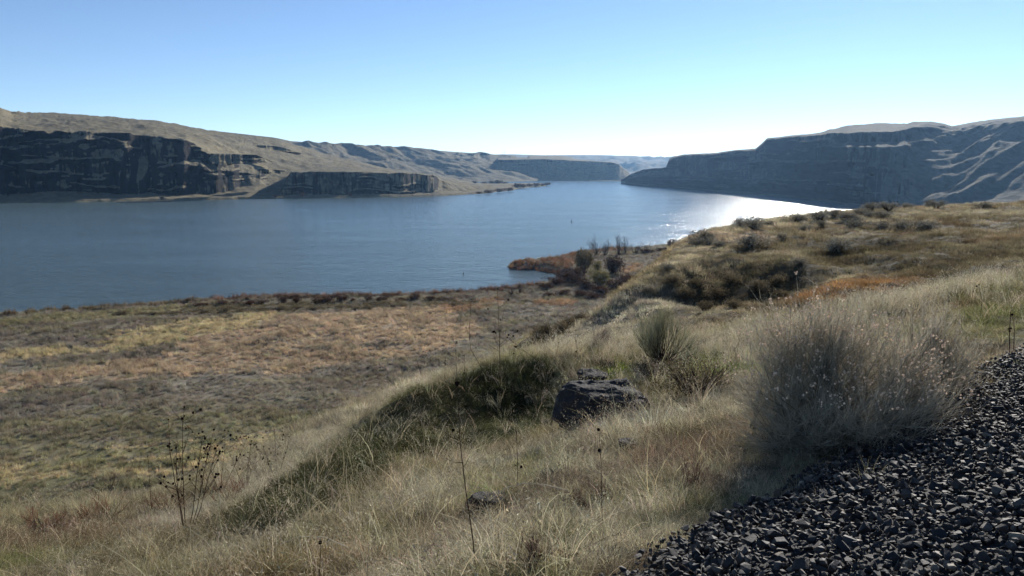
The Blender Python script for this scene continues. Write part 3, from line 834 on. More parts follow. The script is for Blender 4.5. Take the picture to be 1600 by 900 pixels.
def build_ballast():
    sm = stone_material()
    m, nt, out = new_mat("ballast_fines")
    b = N(nt, "ShaderNodeBsdfPrincipled", Roughness=0.95); g = N(nt, "ShaderNodeNewGeometry")
    nt.links.new(ramp(nt, ntex(nt, g.outputs["Position"], 40, 5), [(0.3, (0.012, 0.012, 0.013)), (0.7, (0.05, 0.047, 0.045))]), b.inputs["Base Color"])
    nt.links.new(b.outputs[0], out.inputs[0])
    xs, ys = np.arange(-2.5, 16, 0.1), np.arange(-1.5, 22, 0.1)
    X, Y = np.meshgrid(xs, ys); sd = ballast_sd(X, Y); Z = land_height(X, Y) + 0.02 * smooth(-0.1, 0.3, sd)
    keep = sd > -0.08
    idx = -np.ones(X.shape, int); idx[keep] = np.arange(keep.sum())
    V = np.stack((X[keep], Y[keep], Z[keep]), -1)
    q = np.stack((idx[:-1, :-1], idx[:-1, 1:], idx[1:, 1:], idx[1:, :-1]), -1).reshape(-1, 4); q = q[(q >= 0).all(1)]
    bed = mesh_obj("ballast_bed", V, q.tolist(), m)
    tag(bed, "dark crushed-stone railway ballast shoulder in the lower right corner", "ballast", kind="structure")
    meshes = [rock_mesh("stone", random.randint(9, 14), U(0.42, 0.75), sm) for _ in range(16)]
    # stones, two loose layers, only as far as they can be seen
    pts = []
    for lay, sp in ((0, 0.042), (1, 0.052)):
        gx, gy = np.meshgrid(np.arange(-0.5, 11.5, sp), np.arange(1.6, 13.5, sp))
        gx = gx + rng.uniform(-.5, .5, gx.shape) * sp; gy = gy + rng.uniform(-.5, .5, gx.shape) * sp
        gx, gy = gx.ravel(), gy.ravel()
        sdv = ballast_sd(gx, gy) + 0.16 * fbm(gx * 1.3, gy * 1.3, 351, 3); d = np.hypot(gx, gy)
        az = np.degrees(np.arctan2(gx, gy))
        k = (sdv > -0.22 + 0.3 * rng.random(gx.shape) + 0.05 * lay) & (az > -6) & (az < 42) & (d > 1.8) & (d < 13)
        k &= rng.random(gx.shape) < np.clip(1.35 - d / 16, 0.35, 1)
        gx, gy = gx[k], gy[k]
        gz = land_height(gx, gy) + 0.02 + 0.012 + 0.022 * lay + rng.uniform(-0.006, 0.012, gx.shape)
        pts.append(np.stack((gx, gy, gz, np.full(gx.shape, lay)), -1))
    pts = np.concatenate(pts)
    n = len(pts)
    size = np.clip(rng.lognormal(math.log(0.021), 0.34, n), 0.009, 0.046)
    rot = np.stack((rng.normal(0, 0.45, n), rng.normal(0, 0.45, n), rng.uniform(0, 6.283, n)), -1)
    ii = rng.integers(0, len(meshes), n)
    px, py = project(pts[:, 0], pts[:, 1], pts[:, 2])
    vis = (px > 5) & (px < 1595) & (py < 893) & (pts[:, 3] == 1)
    score = np.where(vis, size / np.hypot(pts[:, 0], pts[:, 1]), -1)
    pick = np.argsort(-score)[:300]
    mask = np.ones(n, bool); mask[pick] = False
    for k in pick:
        o = bpy.data.objects.new("stone", meshes[ii[k]]); link(o, bed)
        o.location = pts[k, :3] + np.array((0, 0, 0.006)); o.rotation_euler = rot[k]; s = size[k] * 1.12; o.scale = (s, s, s)
    coll = proto_collection("ballast_stone", meshes, None)
    o = scatter("gravel", pts[mask, :3], rot[mask], np.repeat(size[mask, None], 3, 1), ii[mask], np.ones((mask.sum(), 3)), coll, bed)
    tag(o, kind="stuff")
build_ballast()

# ------------------------------------------------------------------ grasses
def build_grass():
    near = [tuft(56, 0.11, 0.08, 0.24, 0.0036, (0.3, 1.5), 4, 0.4, 0.03, flat=14) for _ in range(3)] + \
           [tuft(30, 0.09, 0.18, 0.38, 0.0034, (0.2, 1.1), 5, 0.45, 0.15, flat=6) for _ in range(2)] + \
           [tuft(64, 0.11, 0.06, 0.17, 0.0042, (0.1, 0.9), 3, 0.2) for _ in range(2)] + \
           [tuft(16, 0.08, 0.28, 0.50, 0.0034, (0.1, 0.6), 5, 0.4, 0.8) for _ in range(2)] + \
           [tuft(10, 0.12, 0.05, 0.14, 0.0042, (0.5, 1.6), 3, 0.4, flat=46) for _ in range(2)] + \
           [tuft(5, 0.06, 0.45, 0.85, 0.0042, (0.5, 1.6), 7, 0.4, 0.25) for _ in range(2)]
    mid = [tuft(40, 0.24, 0.12, 0.34, 0.011, (0.2, 1.1), 4, 0.3) for _ in range(3)] + [tuft(50, 0.3, 0.06, 0.18, 0.013, (0.3, 1.4), 3, 0.2) for _ in range(2)]
    far = [tuft(44, 0.42, 0.6, 1.25, 0.04, (0.15, 0.6), 3, 0.2) for _ in range(3)] + [tuft(60, 0.6, 0.25, 0.75, 0.045, (0.3, 1.0), 3, 0.2) for _ in range(3)]
    reed = [tuft(40, 0.7, 1.3, 2.4, 0.06, (0.05, 0.25), 3, 0.1) for _ in range(3)]
    def sector(n, r0, r1, a0, a1, power=1.0):
        u = rng.random(n)
        r = (r0 ** power + u * (r1 ** power - r0 ** power)) ** (1 / power)
        a = np.radians(rng.uniform(a0, a1, n))
        return np.sin(a) * r, np.cos(a) * r, r
    def lay(name, x, y, idx, sc, col, coll, label, lean=0.12, hz=None):
        n = len(x)
        z = land_height(x, y) - 0.015
        # the wind leans everything a little to the right and away
        rot = np.stack((rng.normal(-0.05, lean, n), rng.normal(0.16, lean, n), rng.uniform(0, 6.283, n)), -1)
        s3 = np.repeat(sc[:, None], 3, 1)
        if hz is not None: s3[:, 2] *= hz
        o = scatter(name, np.stack((x, y, z), -1), rot, s3, idx, col, coll)
        tag(o, label, "grass", kind="stuff")
    jit = lambda c, k=0.2: np.clip(c * (1 + rng.normal(0, k, (len(c), 1))) * (1 + rng.normal(0, 0.05, c.shape)), 0.01, 0.8)
    green = lambda c: smooth(1.0, 1.22, c[:, 1] / c[:, 0])
    # near bank
    cn = proto_collection("bank_grass_tuft", near, M_GRASS)
    parts = [sector(9000, 2.2, 8, -42, 42, 1.6), sector(22000, 8, 21, -42, 42, 1.7)]
    x, y, r = (np.concatenate(v) for v in zip(*parts))
    d, sg, _ = poly_dist(x, y, LIP, False)
    bsd = ballast_sd(x, y) + 0.16 * fbm(x * 1.3, y * 1.3, 351, 3)
    k = ((bsd < -0.02 - 0.2 * rng.random(len(x))) | ((bsd < 0.45) & (rng.random(len(x)) < 0.06))) & (d * sg < 3.5)
    for (bx, by, br) in BARE: k &= np.hypot(x - bx, y - by) > br * (0.75 + 0.3 * rng.random(len(x)))
    x, y, r = x[k], y[k], r[k]
    c = cover_colour(x, y); g = green(c); n = len(x)
    lush = fbm(x / 1.1, y / 1.1, 301, 3)
    u = rng.random(n)
    idx = np.where(u < 0.40, rng.integers(0, 3, n), np.where(u < 0.62, rng.integers(3, 5, n), np.where(u < 0.72, rng.integers(9, 11, n), rng.integers(5, 7, n))))
    crest = np.zeros(n)
    for (a, b, t, rr) in ((1180, 520, 13, 2.2), (1350, 470, 14.8, 2.0), (1480, 445, 14.8, 2.0), (1580, 425, 14.6, 2.0), (1000, 520, 15, 1.2)):
        p = at(a, b, t); crest = np.maximum(crest, np.exp(-((x - p[0]) ** 2 + (y - p[1]) ** 2) / (rr * rr)))
    idx = np.where(rng.random(n) < 0.4 * crest + 0.02, rng.integers(7, 9, n), idx)
    idx = np.where(rng.random(n) < g * 0.6, rng.integers(5, 7, n), idx)
    idx = np.where(rng.random(n) < 0.06, rng.integers(11, 13, n), idx)
    sc = rng.uniform(0.75, 1.25, n) * (1 + 0.35 * np.clip(lush, -0.8, 1))
    sc *= 0.62 + 0.38 * smooth(0.0, 0.9, -ballast_sd(x, y))
    col = jit(c, 0.38)
    col = np.where(((rng.random(n) < 0.22 - 0.14 * (c.mean(1) < 0.09)) | (idx >= 11))[:, None], jit(np.repeat(STRAW[None] * 1.1, n, 0), 0.15), col)
    col = np.where((idx >= 7)[:, None] & (idx < 9)[:, None], jit(np.repeat(PALE[None], n, 0), 0.12), col)
    lay("bank_grass", x, y, idx, sc, col, cn, "dry straw and green grass covering the near bank beside the ballast", 0.16)
    # terrace
    cm = proto_collection("terrace_grass_tuft", mid, M_GRASS)
    x1 = sector(34000, 16, 45, -30, 42, 1.5); x2 = sector(34000, 40, 108, -5, 44, 1.3)
    x, y, r = (np.concatenate(v) for v in zip(x1, x2))
    d, sg, _ = poly_dist(x, y, LIP, False); k = (d * sg < 7) & (ballast_sd(x, y) < -0.3); x, y, r = x[k], y[k], r[k]
    c = cover_colour(x, y); n = len(x)
    lush = fbm(x / 3, y / 3, 311, 3)
    idx = np.where(rng.random(n) < 0.55 + 0.3 * lush, rng.integers(0, 3, n), rng.integers(3, 5, n))
    sc = rng.uniform(0.6, 1.1, n) * (1 + 0.35 * np.clip(lush, -.8, 1)) * (1 + 0.5 * smooth(35, 80, r))
    lay("terrace_grass", x, y, idx, sc, jit(c, 0.3) * (1 + 0.5 * np.clip(fbm(x / 1.3, y / 1.3, 331, 3), -0.8, 0.8))[:, None], cm, "brown and rusty bunchgrass on the terrace beyond the bank", 0.14)
    # bluff face and river flat
    cf = proto_collection("flat_grass_tuft", far, M_GRASS)
    x, y, r = sector(210000, 60, 430, -40, 24, 1.2)
    z = land_height(x, y); k = (z > 0.7) & (z < 30)
    x, y, r = x[k], y[k], r[k]; z = z[k]
    k = rng.random(len(x)) < np.where(z > FLAT + 3, 0.3, 1.0) * (0.45 + 0.55 * smooth(-0.5, 0.35, fbm(x / 2.6, y / 3.4, 341, 3))); x, y, r = x[k], y[k], r[k]
    c = cover_colour(x, y); n = len(x)
    bright = c.mean(1) > 0.18
    idx = np.where(rng.random(n) < np.where(bright, 0.75, 0.25), rng.integers(0, 3, n), rng.integers(3, 6, n))
    sc = rng.uniform(0.6, 1.15, n) * (1 + 0.3 * np.clip(fbm(x / 6, y / 6, 321, 3), -.8, 1)) * (0.75 + 0.35 * smooth(100, 220, r))
    lay("flat_grass", x, y, idx, sc, jit(c, 0.22) * (1 + 0.22 * np.clip(fbm(x / 3.0, y / 4.0, 333, 3), -0.8, 0.8))[:, None], cf, "golden and mauve grass drifts on the river flat", 0.16)
    # reeds along the shore and on the little point
    cr = proto_collection("reed_tuft", reed, M_GRASS)
    P, C = [], []
    zones = [([(795, 418), (800, 411.5), (838, 411.5), (862, 408), (878, 403), (908, 399), (905, 412), (890, 424), (860, 424), (836, 420)], 800, lin(124, 94, 72)),
             ([(905, 399), (950, 393), (975, 391.5), (975, 396), (940, 399), (905, 403)], 260, lin(126, 100, 78)),
             ([(330, 471.5), (450, 467.2), (560, 465.8), (640, 464), (720, 460.5), (722, 463), (640, 467), (560, 469), (450, 472), (330, 477)], 900, lin(112, 88, 72)),
             ([(0, 498), (160, 487), (330, 475), (330, 477), (160, 489.5), (0, 501)], 350, lin(104, 88, 64)), ([(722, 461), (800, 456), (850, 448), (852, 452), (800, 460), (722, 464)], 260, lin(104, 78, 62))]
    for Z, n, colr in zones:
        W = [tuple(on_level(a, b, 0.8)[:2]) for a, b in Z]; A = np.array(W)
        x = rng.uniform(A[:, 0].min(), A[:, 0].max(), n * 6); y = rng.uniform(A[:, 1].min(), A[:, 1].max(), n * 6)
        k = inside(x, y, W); x, y = x[k][:n], y[k][:n]
        zz = land_height(x, y); k = zz > -0.5; x, y, zz = x[k], y[k], zz[k]
        P.append(np.stack((x, y, np.maximum(zz, -0.3)), -1)); C.append(np.repeat(colr[None], len(x), 0))
    P = np.concatenate(P); C = jit(np.concatenate(C), 0.38); n = len(P)
    rot = np.stack((rng.normal(0, .1, n), rng.normal(.08, .1, n), rng.uniform(0, 6.283, n)), -1)
    o = scatter("reeds", P, rot, np.repeat((rng.uniform(0.35, 0.75, n) + 0.6 * (rng.random(n) < 0.15))[:, None], 3, 1), rng.integers(0, 3, n), C, cr)
    tag(o, "rusty brown reeds along the near shore and the small point", "reeds", kind="stuff")
BARE = []                                # footprints of boulders and shrubs where no grass grows

# ------------------------------------------------------------------ rocks on the bank
def rock_material():
    m, nt, out = new_mat("dark_lichened_basalt")
    b = N(nt, "ShaderNodeBsdfPrincipled", Roughness=0.9); g = N(nt, "ShaderNodeNewGeometry")
    n = ntex(nt, g.outputs["Position"], 9, 7, 0.65); n2 = ntex(nt, g.outputs["Position"], 35, 5, 0.6)
    c = ramp(nt, n, [(0.3, (0.010, 0.009, 0.010)), (0.55, (0.026, 0.022, 0.021)), (0.66, (0.06, 0.048, 0.038)), (0.76, (0.13, 0.12, 0.085))])
    nt.links.new(c, b.inputs["Base Color"])
    bp = N(nt, "ShaderNodeBump", Strength=0.8, Distance=0.04)
    nt.links.new(math_(nt, 'ADD', n, math_(nt, 'MULTIPLY', n2, 0.4)), bp.inputs["Height"]); nt.links.new(bp.outputs[0], b.inputs["Normal"])
    nt.links.new(b.outputs[0], out.inputs[0]); return m
M_ROCK = rock_material()
def boulder(px, py, w, d, h, label, rz=0.0, seed=1, sink=0.25, t=None, group=None):
    p = hit(px, py) if t is None else at(px, py, t)
    bm = bmesh.new(); bmesh.ops.create_icosphere(bm, subdivisions=5, radius=1.0)
    rnd = random.Random(seed)
    planes = [(Vector((rnd.gauss(0, 1), rnd.gauss(0, 1), rnd.gauss(0, .7))).normalized(), rnd.uniform(0.55, 0.85)) for _ in range(12)] + [(Vector((0.1, -0.2, 1)).normalized(), 0.62)]
    for v in bm.verts:
        q = v.co.copy()
        for nrm, k in planes:
            e = q.dot(nrm)
            if e > k: q -= nrm * (e - k) * 0.92
        n3 = lambda k, sd: sum(float(fbm(np.array(u_ * k + sd), np.array(v_ * k - sd), sd, 4)) for u_, v_ in ((q.x, q.y), (q.y, q.z), (q.z, q.x))) / 2.0
        n_ = n3(2.0, seed)
        v.co = q * (1 + 0.10 * n_ + 0.04 * n3(6.0, seed + 3))
    me = bpy.data.meshes.new("boulder"); 
    bmesh.ops.transform(bm, matrix=Matrix.Diagonal((w / 2 / 0.72, d / 2 / 0.72, h * 0.72, 1)), verts=bm.verts)
    bm.to_mesh(me); bm.free(); me.materials.append(M_ROCK)
    o = link(bpy.data.objects.new("boulder", me)); o.location = (p[0], p[1], float(land_height(p[0], p[1])) + h * (0.5 - sink)); o.rotation_euler = (0, 0, rz)
    tag(o, label, "boulder", group)
    BARE.append((p[0], p[1], max(w, d) * 0.24))
    return o
boulder(944, 668, 0.98, 0.75, 0.74, "large dark weathered boulder half buried in the near bank", R(-14), 3, 0.27)
boulder(928, 602, 0.5, 0.4, 0.34, "small dark rock just behind the large boulder", 0.4, 5)
boulder(762, 797, 0.36, 0.3, 0.22, "flat dark rock in the straw left of the fallen pale stem", 0.9, 8, 0.3)
boulder(852, 757, 0.2, 0.17, 0.15, "small dark stone in the straw below the large boulder", 0.2, 9, 0.2)
boulder(984, 706, 0.24, 0.17, 0.14, "small grey stone in the grass right below the large boulder", 0.1, 12, 0.2)

# ------------------------------------------------------------------ shrubs
def rnd_dir(az, el): return Vector((math.cos(az) * math.cos(el), math.sin(az) * math.cos(el), math.sin(el)))
def twig_shrub(n_main, h, r, kids=(5, 6), rad=0.006, up=0.35, seed=0, heads=0, base_r=0.12, low=0.12):
    """a bush of thin stems that fork twice; returns builders for stems, twigs and seed heads"""
    random.seed(seed)
    S_, T_, H_ = MB(), MB(), MB()
    CL = [(U(0, 6.283), min(math.acos(max(-1, 1 - U(0, 1) * (1 - low))), 1.5), U(0.82, 1.12)) for _ in range(max(8, n_main // 14))]
    for i in range(n_main):
        ca, ce, ck = random.choice(CL)                 # limbs grow in clumps; 0 = straight up
        az = ca + random.gauss(0, 0.2) / max(0.3, math.sin(ce)); e = min(abs(ce + random.gauss(0, 0.16)), 1.52)
        tip = Vector((math.sin(e) * math.cos(az) * r, math.sin(e) * math.sin(az) * r, math.cos(e) * h)) * U(0.55, 0.8) * ck
        b = Vector((U(-1, 1) * base_r, U(-1, 1) * base_r, -0.02))
        mid = b * 0.5 + tip * 0.5 + Vector((U(-1, 1), U(-1, 1), U(-.6, .6))) * 0.05 * h
        S_.tube([b, mid, tip], [rad * 1.5, rad * 1.0, rad * 0.5], 3, U(0.45, 0.9))
        dm = (tip - mid).normalized()
        for j in range(kids[0]):
            f = U(0.15, 1.0); s0 = mid.lerp(tip, f) if f > 0.3 else b.lerp(mid, 0.6 + f)
            d = (dm + Vector((U(-1, 1), U(-1, 1), U(-.6, 1))) * 0.85 + Vector((0, 0, up))).normalized()
            l = U(0.16, 0.34) * h; s1 = s0 + d * l
            T_.tube([s0, s0.lerp(s1, .5) + Vector((U(-1, 1), U(-1, 1), U(-1, 1))) * 0.012 * h, s1], [rad * .45, rad * .35, rad * .22], 3, U(0.6, 1.2))
            for k in range(kids[1]):
                q0 = s0.lerp(s1, U(0.25, 1.0)); d2 = (d + Vector((U(-1, 1), U(-1, 1), U(-.5, 1))) * 0.8 + Vector((0, 0, up))).normalized()
                q1 = q0 + d2 * U(0.06, 0.18) * h
                sa = U(0, 6.283)
                T_.blade([q0, q0.lerp(q1, .5) + Vector((U(-1, 1), U(-1, 1), 0)) * 0.008, q1], rad * 0.55, (math.cos(sa), math.sin(sa)), U(0.65, 1.35))
                if heads and q1.z > 0.42 * h and random.random() < heads:
                    for m_ in range(random.randint(1, 3)):
                        H_.puff(q1 + Vector((U(-1, 1), U(-1, 1), U(-1, 1))) * 0.012, U(0.005, 0.011), U(0.65, 1.25))
    return S_, T_, H_
def place_twig(name, px, py, label, cat, args, mt=M_TWIG, t=None, bare=0.3):
    p = hit(px, py) if t is None else at(px, py, t)
    e = empty(name, (p[0], p[1], float(land_height(p[0], p[1]))))
    S_, T_, H_ = twig_shrub(**args)
    S_.build("stems", M_TWIGD if mt is not M_TWIG else M_TWIG, e); T_.build("twigs", mt, e)
    if H_.V: tag(H_.build("seed_heads", M_SEED, e), kind="stuff")
    tag(e, label, cat); BARE.append((p[0], p[1], bare)); return e
place_twig("rabbitbrush", 1292, 690, "big grey rabbitbrush with pale seed heads beside the ballast", "shrub", dict(n_main=460, h=1.22, r=1.0, kids=(7, 8), rad=0.0045, up=0.05, seed=21, heads=0.11, base_r=0.5, low=-0.15), bare=0.5)
place_twig("rabbitbrush", 1425, 622, "blue-grey rabbitbrush behind the right side of the big seeded one", "shrub", dict(n_main=130, h=1.0, r=0.55, kids=(6, 7), rad=0.005, seed=22, heads=0.04, base_r=0.16, low=0.15, up=0.6), bare=0.3)
place_twig("broom_shrub", 1035, 572, "small upright bare grey-green shrub standing above the boulder", "shrub", dict(n_main=95, h=1.02, r=0.72, kids=(6, 8), rad=0.005, seed=23, base_r=0.08, low=0.35, up=0.8), plant_mat("grey_green_twigs", lin(150, 148, 118), 0.25), bare=0.15)
place_twig("fine_twig_bush", 930, 548, "faint mauve fine-twigged bush left of the upright shrub", "shrub", dict(n_main=60, h=0.55, r=0.6, kids=(5, 7), rad=0.004, seed=24, base_r=0.1, low=0.1), plant_mat("mauve_twigs", lin(156, 138, 128), 0.25), bare=0.05)

M_REDTWIG = plant_mat("reddish_twigs", lin(128, 88, 70), 0.15)
for _i, (_px, _py, _h, _lab) in enumerate([(70, 838, 0.5, "reddish brown twiggy weed at the left edge of the bank"), (165, 822, 0.55, "reddish brown twiggy weed left of the bushy dead sunflower"), (262, 806, 0.5, "reddish brown twiggy weed at the foot of the bushy dead sunflower"), (355, 790, 0.42, "reddish brown twiggy weed right of the bushy dead sunflower"),
                                              (1075, 768, 0.34, "low mauve-brown twiggy weed between the boulder and the ballast"), (930, 800, 0.3, "low mauve-brown twiggy weed in the straw below the small stone"), (830, 905, 0.3, "low brown twiggy weed at the bottom edge near the ballast")]):
    place_twig("twiggy_weed", _px, _py, _lab, "weed", dict(n_main=34, h=_h, r=_h * 1.1, kids=(5, 6), rad=0.0032, seed=80 + _i, base_r=0.08, low=0.15), M_REDTWIG if _i < 4 else plant_mat("brown_twigs", lin(130, 106, 92), 0.15), bare=0.02)

def leaf_crown(n, rx, ry, h, size, seed, lobes=7, shell=0.55, base=0.1):
    """leaf sprays spread through a lumpy dome of several lobes, with gaps between"""
    rnd = random.Random(seed); b = MB(); L = []
    for i in range(lobes):
        a = rnd.uniform(0, 6.283); q = math.sqrt(rnd.random()) * 0.65
        L.append((q * math.cos(a) * rx, q * math.sin(a) * ry, h * rnd.uniform(0.32, 0.72), rnd.uniform(0.32, 0.55)))
    for i in range(n):
        lx, ly, lz, lr = L[rnd.randrange(lobes)]
        v = Vector((rnd.gauss(0, 1), rnd.gauss(0, 1), rnd.gauss(0, 1))).normalized() * (rnd.random() ** (1 - shell)) ** 0.7
        c = Vector((lx + v.x * lr * rx, ly + v.y * lr * ry, lz + v.z * lr * h * 0.75))
        if c.z < base * h: c.z = base * h * rnd.random() * 2
        d = v + Vector((rnd.gauss(0, .5), rnd.gauss(0, .5), rnd.gauss(0.25, .5)))
        b.leaf(c, d, (rnd.gauss(0, 1), rnd.gauss(0, 1), rnd.gauss(0, 1)), size * rnd.uniform(0.6, 1.5), size * rnd.uniform(0.3, 0.6), rnd.uniform(0.6, 1.3))
    return b, L
def leaf_shrub(n, rx, ry, h, size, seed, lobes=7):
    b, L = leaf_crown(n, rx, ry, h, size, seed, lobes)
    s = MB(); rnd = random.Random(seed + 1)
    for lx, ly, lz, lr in L:
        for k in range(3):
            e = Vector((lx + rnd.uniform(-.3, .3) * rx * lr, ly + rnd.uniform(-.3, .3) * ry * lr, lz + rnd.uniform(-.1, .3) * h * lr))
            m_ = e * 0.5 + Vector((rnd.uniform(-.1, .1) * rx, rnd.uniform(-.1, .1) * ry, -0.05 * h))
            s.tube([(rnd.uniform(-.06, .06) * rx, rnd.uniform(-.06, .06) * ry, -0.03 * h), m_, e], [0.028 * h, 0.02 * h, 0.008 * h], 4, rnd.uniform(.7, 1.1))
    return s, b
ORD = "first second third fourth fifth sixth seventh eighth ninth tenth eleventh twelfth thirteenth fourteenth fifteenth sixteenth seventeenth eighteenth nineteenth twentieth".split()
ORD += ["twenty-" + w for w in ORD[:9]] + ["thirtieth", "thirty-first", "thirty-second"]
VARS = {}
def shrub_kind(key, k, args, ml, ms):
    """a few grown shapes of each kind, shared by its copies (one metre tall, one metre in radius)"""
    if (key, k) not in VARS:
        s, b = leaf_shrub(args[0], 1.0, 1.0, 1.0, args[1], 400 + 17 * k + len(key), args[2])
        VARS[key, k] = (s.mesh("stems", ms), b.mesh("foliage", ml))
    return VARS[key, k]
def put_shrub(name, key, k, p, rx, h, label, cat, group, ml, ms=M_TWIGD, args=(900, 0.11, 9), sink=0.05):
    a, b = shrub_kind(key, k, args, ml, ms)
    e = empty(name, (p[0], p[1], p[2] - sink * h), U(0, 6.28)); e.scale = (rx, rx, h)
    link(bpy.data.objects.new("stems", a), e); link(bpy.data.objects.new("foliage", b), e)
    tag(e, label, cat, group); return e

# low dark scrub at the foot of the upright shrub
for i, (px, py, rx, h, lab) in enumerate([(1085, 622, 0.62, 0.52, "low dark green scrub mound below the upright grey shrub"), (1010, 590, 0.5, 0.32, "low dark tangle between the upright shrub and the boulder")]):
    p = hit(px, py); put_shrub("scrub_mound", "mound", i, p, rx, h, lab, "shrub", None, M_DKSAGE, args=(2600, 0.055, 14)); BARE.append((p[0], p[1], rx * 0.5))

SAGE = [(1122, 386, 22), (1160, 355, 24), (1178, 360, 34), (1200, 354, 18), (1176, 386, 40), (1222, 374, 14), (1241, 347, 32), (1257, 361, 22), (1282, 346, 30), (1286, 355, 18), (1303, 339, 26), (1322, 346, 28), (1337, 345, 24), (1337, 360, 36), (1344, 337, 26), (1361, 331, 24), (1363, 341, 20),
        (1376, 362, 28), (1378, 341, 24), (1388, 330, 26), (1414, 361, 32), (1447, 360, 34), (1462, 327, 24), (1306, 394, 40), (1420, 326, 16), (1533, 328, 22), (1250, 412, 20), (1105, 382, 26), (1096, 376, 34), (1088, 384, 24), (1045, 424, 26)]
SAGE = sorted(SAGE)
for i, (px, py, w) in enumerate(SAGE):
    p = hit(px, py); dd = math.hypot(p[0], p[1]); rx = w / F * dd * 0.5 * 1.15
    put_shrub("sagebrush", "sage", i % 4, p, rx * 1.1, rx * U(0.75, 1.0), "round grey sagebrush on the terrace, %s from the left" % ORD[i] if i else "round grey sagebrush on the terrace, leftmost of all", "shrub", "sagebrush on the terrace", M_SAGE, args=(1100, 0.13, 10))
GUL = [(1052, 445, 26), (1070, 470, 34), (1090, 450, 30), (1118, 466, 40), (1140, 448, 34), (1150, 484, 38), (1180, 456, 36), (1212, 446, 30), (1222, 470, 34), (1100, 488, 34)]
for i, (px, py, w) in enumerate(sorted(GUL)):
    p = hit(px, py); dd = math.hypot(p[0], p[1]); rx = w / F * dd * 0.5 * 1.1
    put_shrub("gully_scrub", "gully", i % 3, p, rx, rx * U(0.7, 1.0), "dark olive scrub clump in the shaded gully, %s from the left" % ORD[i], "shrub", "scrub in the shaded gully", M_DKSAGE, args=(1300, 0.11, 12))
HSC = [(842, 538, 26, 52), (858, 532, 30, 52.5), (878, 526, 30, 53), (893, 519, 26, 54), (908, 513, 26, 55), (925, 503, 20, 57), (868, 540, 26, 51), (890, 532, 24, 52)]
for i, (px, py, w, t) in enumerate(sorted(HSC)):
    q = at(px, py, t); z = float(land_height(q[0], q[1])); rx = w / F * t * 0.5 * 1.2
    put_shrub("spur_scrub", "gully", (i + 1) % 3, (q[0], q[1], z), rx, rx * 1.1, "dark scrub on the golden spur below the bluff, %s from the left" % ORD[i], "shrub", "scrub on the golden spur", M_DKSAGE, args=(1300, 0.11, 12))

# ------------------------------------------------------------------ dead flower stalks standing in the bank
def stalk(px, py, pts, label, t=None, heads=6, branches=5, rad=0.004, spread=0.22, head_r=0.011, seed=1, name="dead_stalk", cat="weed", stems=1):
    """pts: picture points the main stem passes, base first; kept in the upright plane across the view at the base"""
    random.seed(seed)
    p = hit(px, py) if t is None else at(px, py, t)
    base = Vector((p[0], p[1], float(land_height(p[0], p[1])) - 0.03)); depth = p[1] * CP - (p[2] - CZ) * SP
    e = empty(name, base)
    for s_ in range(stems):
        dx = U(-1, 1) * 0.16 * (s_ > 0); k = U(0.7, 1.0) if s_ else 1.0
        main = [Vector((0, 0, 0))]
        for q in pts:
            w = Vector(at(q[0], q[1], depth)) - base
            main.append(Vector((w.x * k + dx * (q[1] - py) / (pts[-1][1] - py) * 2.0, w.y + U(-.05, .05) + (dx * 0.8 if s_ else 0), w.z * k)))
        n = len(main); st = MB(); st.tube(main, [rad * (1 - 0.6 * i / (n - 1)) for i in range(n)], 5)
        so_ = st.build("stem", M_STALK, e)
        hd = []
        L = sum((main[i + 1] - main[i]).length for i in range(n - 1))
        for j in range(branches):
            f = U(0.35, 0.98) * (n - 1); i = min(int(f), n - 2); q0 = main[i].lerp(main[i + 1], f - i)
            d = Vector((U(-1, 1), U(-1, 1) * .8, U(0.25, 1.1))).normalized(); q1 = q0 + d * U(0.35, 1.0) * spread * L
            br = MB(); br.tube([q0, q0.lerp(q1, .5) + Vector((0, 0, -0.01)), q1], [rad * .5, rad * .4, rad * .28], 3); hd.append(q1)
            if random.random() < 0.6:
                q2 = q0.lerp(q1, .6); q3 = q2 + Vector((U(-1, 1), U(-1, 1), U(0.2, 1))).normalized() * U(.25, .5) * spread * L
                br.tube([q2, q3], [rad * .35, rad * .25], 3); hd.append(q3)
            br.build("branch", M_STALK, so_)
        hd.append(main[-1]); random.shuffle(hd)
        for q in hd[:heads]:
            h = MB(); r = head_r * U(0.75, 1.25)
            h.tube([q - Vector((0, 0, r * .9)), q - Vector((0, 0, r * .4)), q + Vector((0, 0, r * .5)), q + Vector((0, 0, r * 1.0))], [r * .35, r * .95, r, r * .4], 6)
            for _ in range(5): h.leaf(q, (U(-1, 1), U(-1, 1), U(-.7, .5)), (0, 0, 1), r * U(1.2, 2.0), r * 0.5)
            h.build("seed_head", M_HEAD, so_)
    tag(e, label, cat, "dead stalks in the bank"); return e
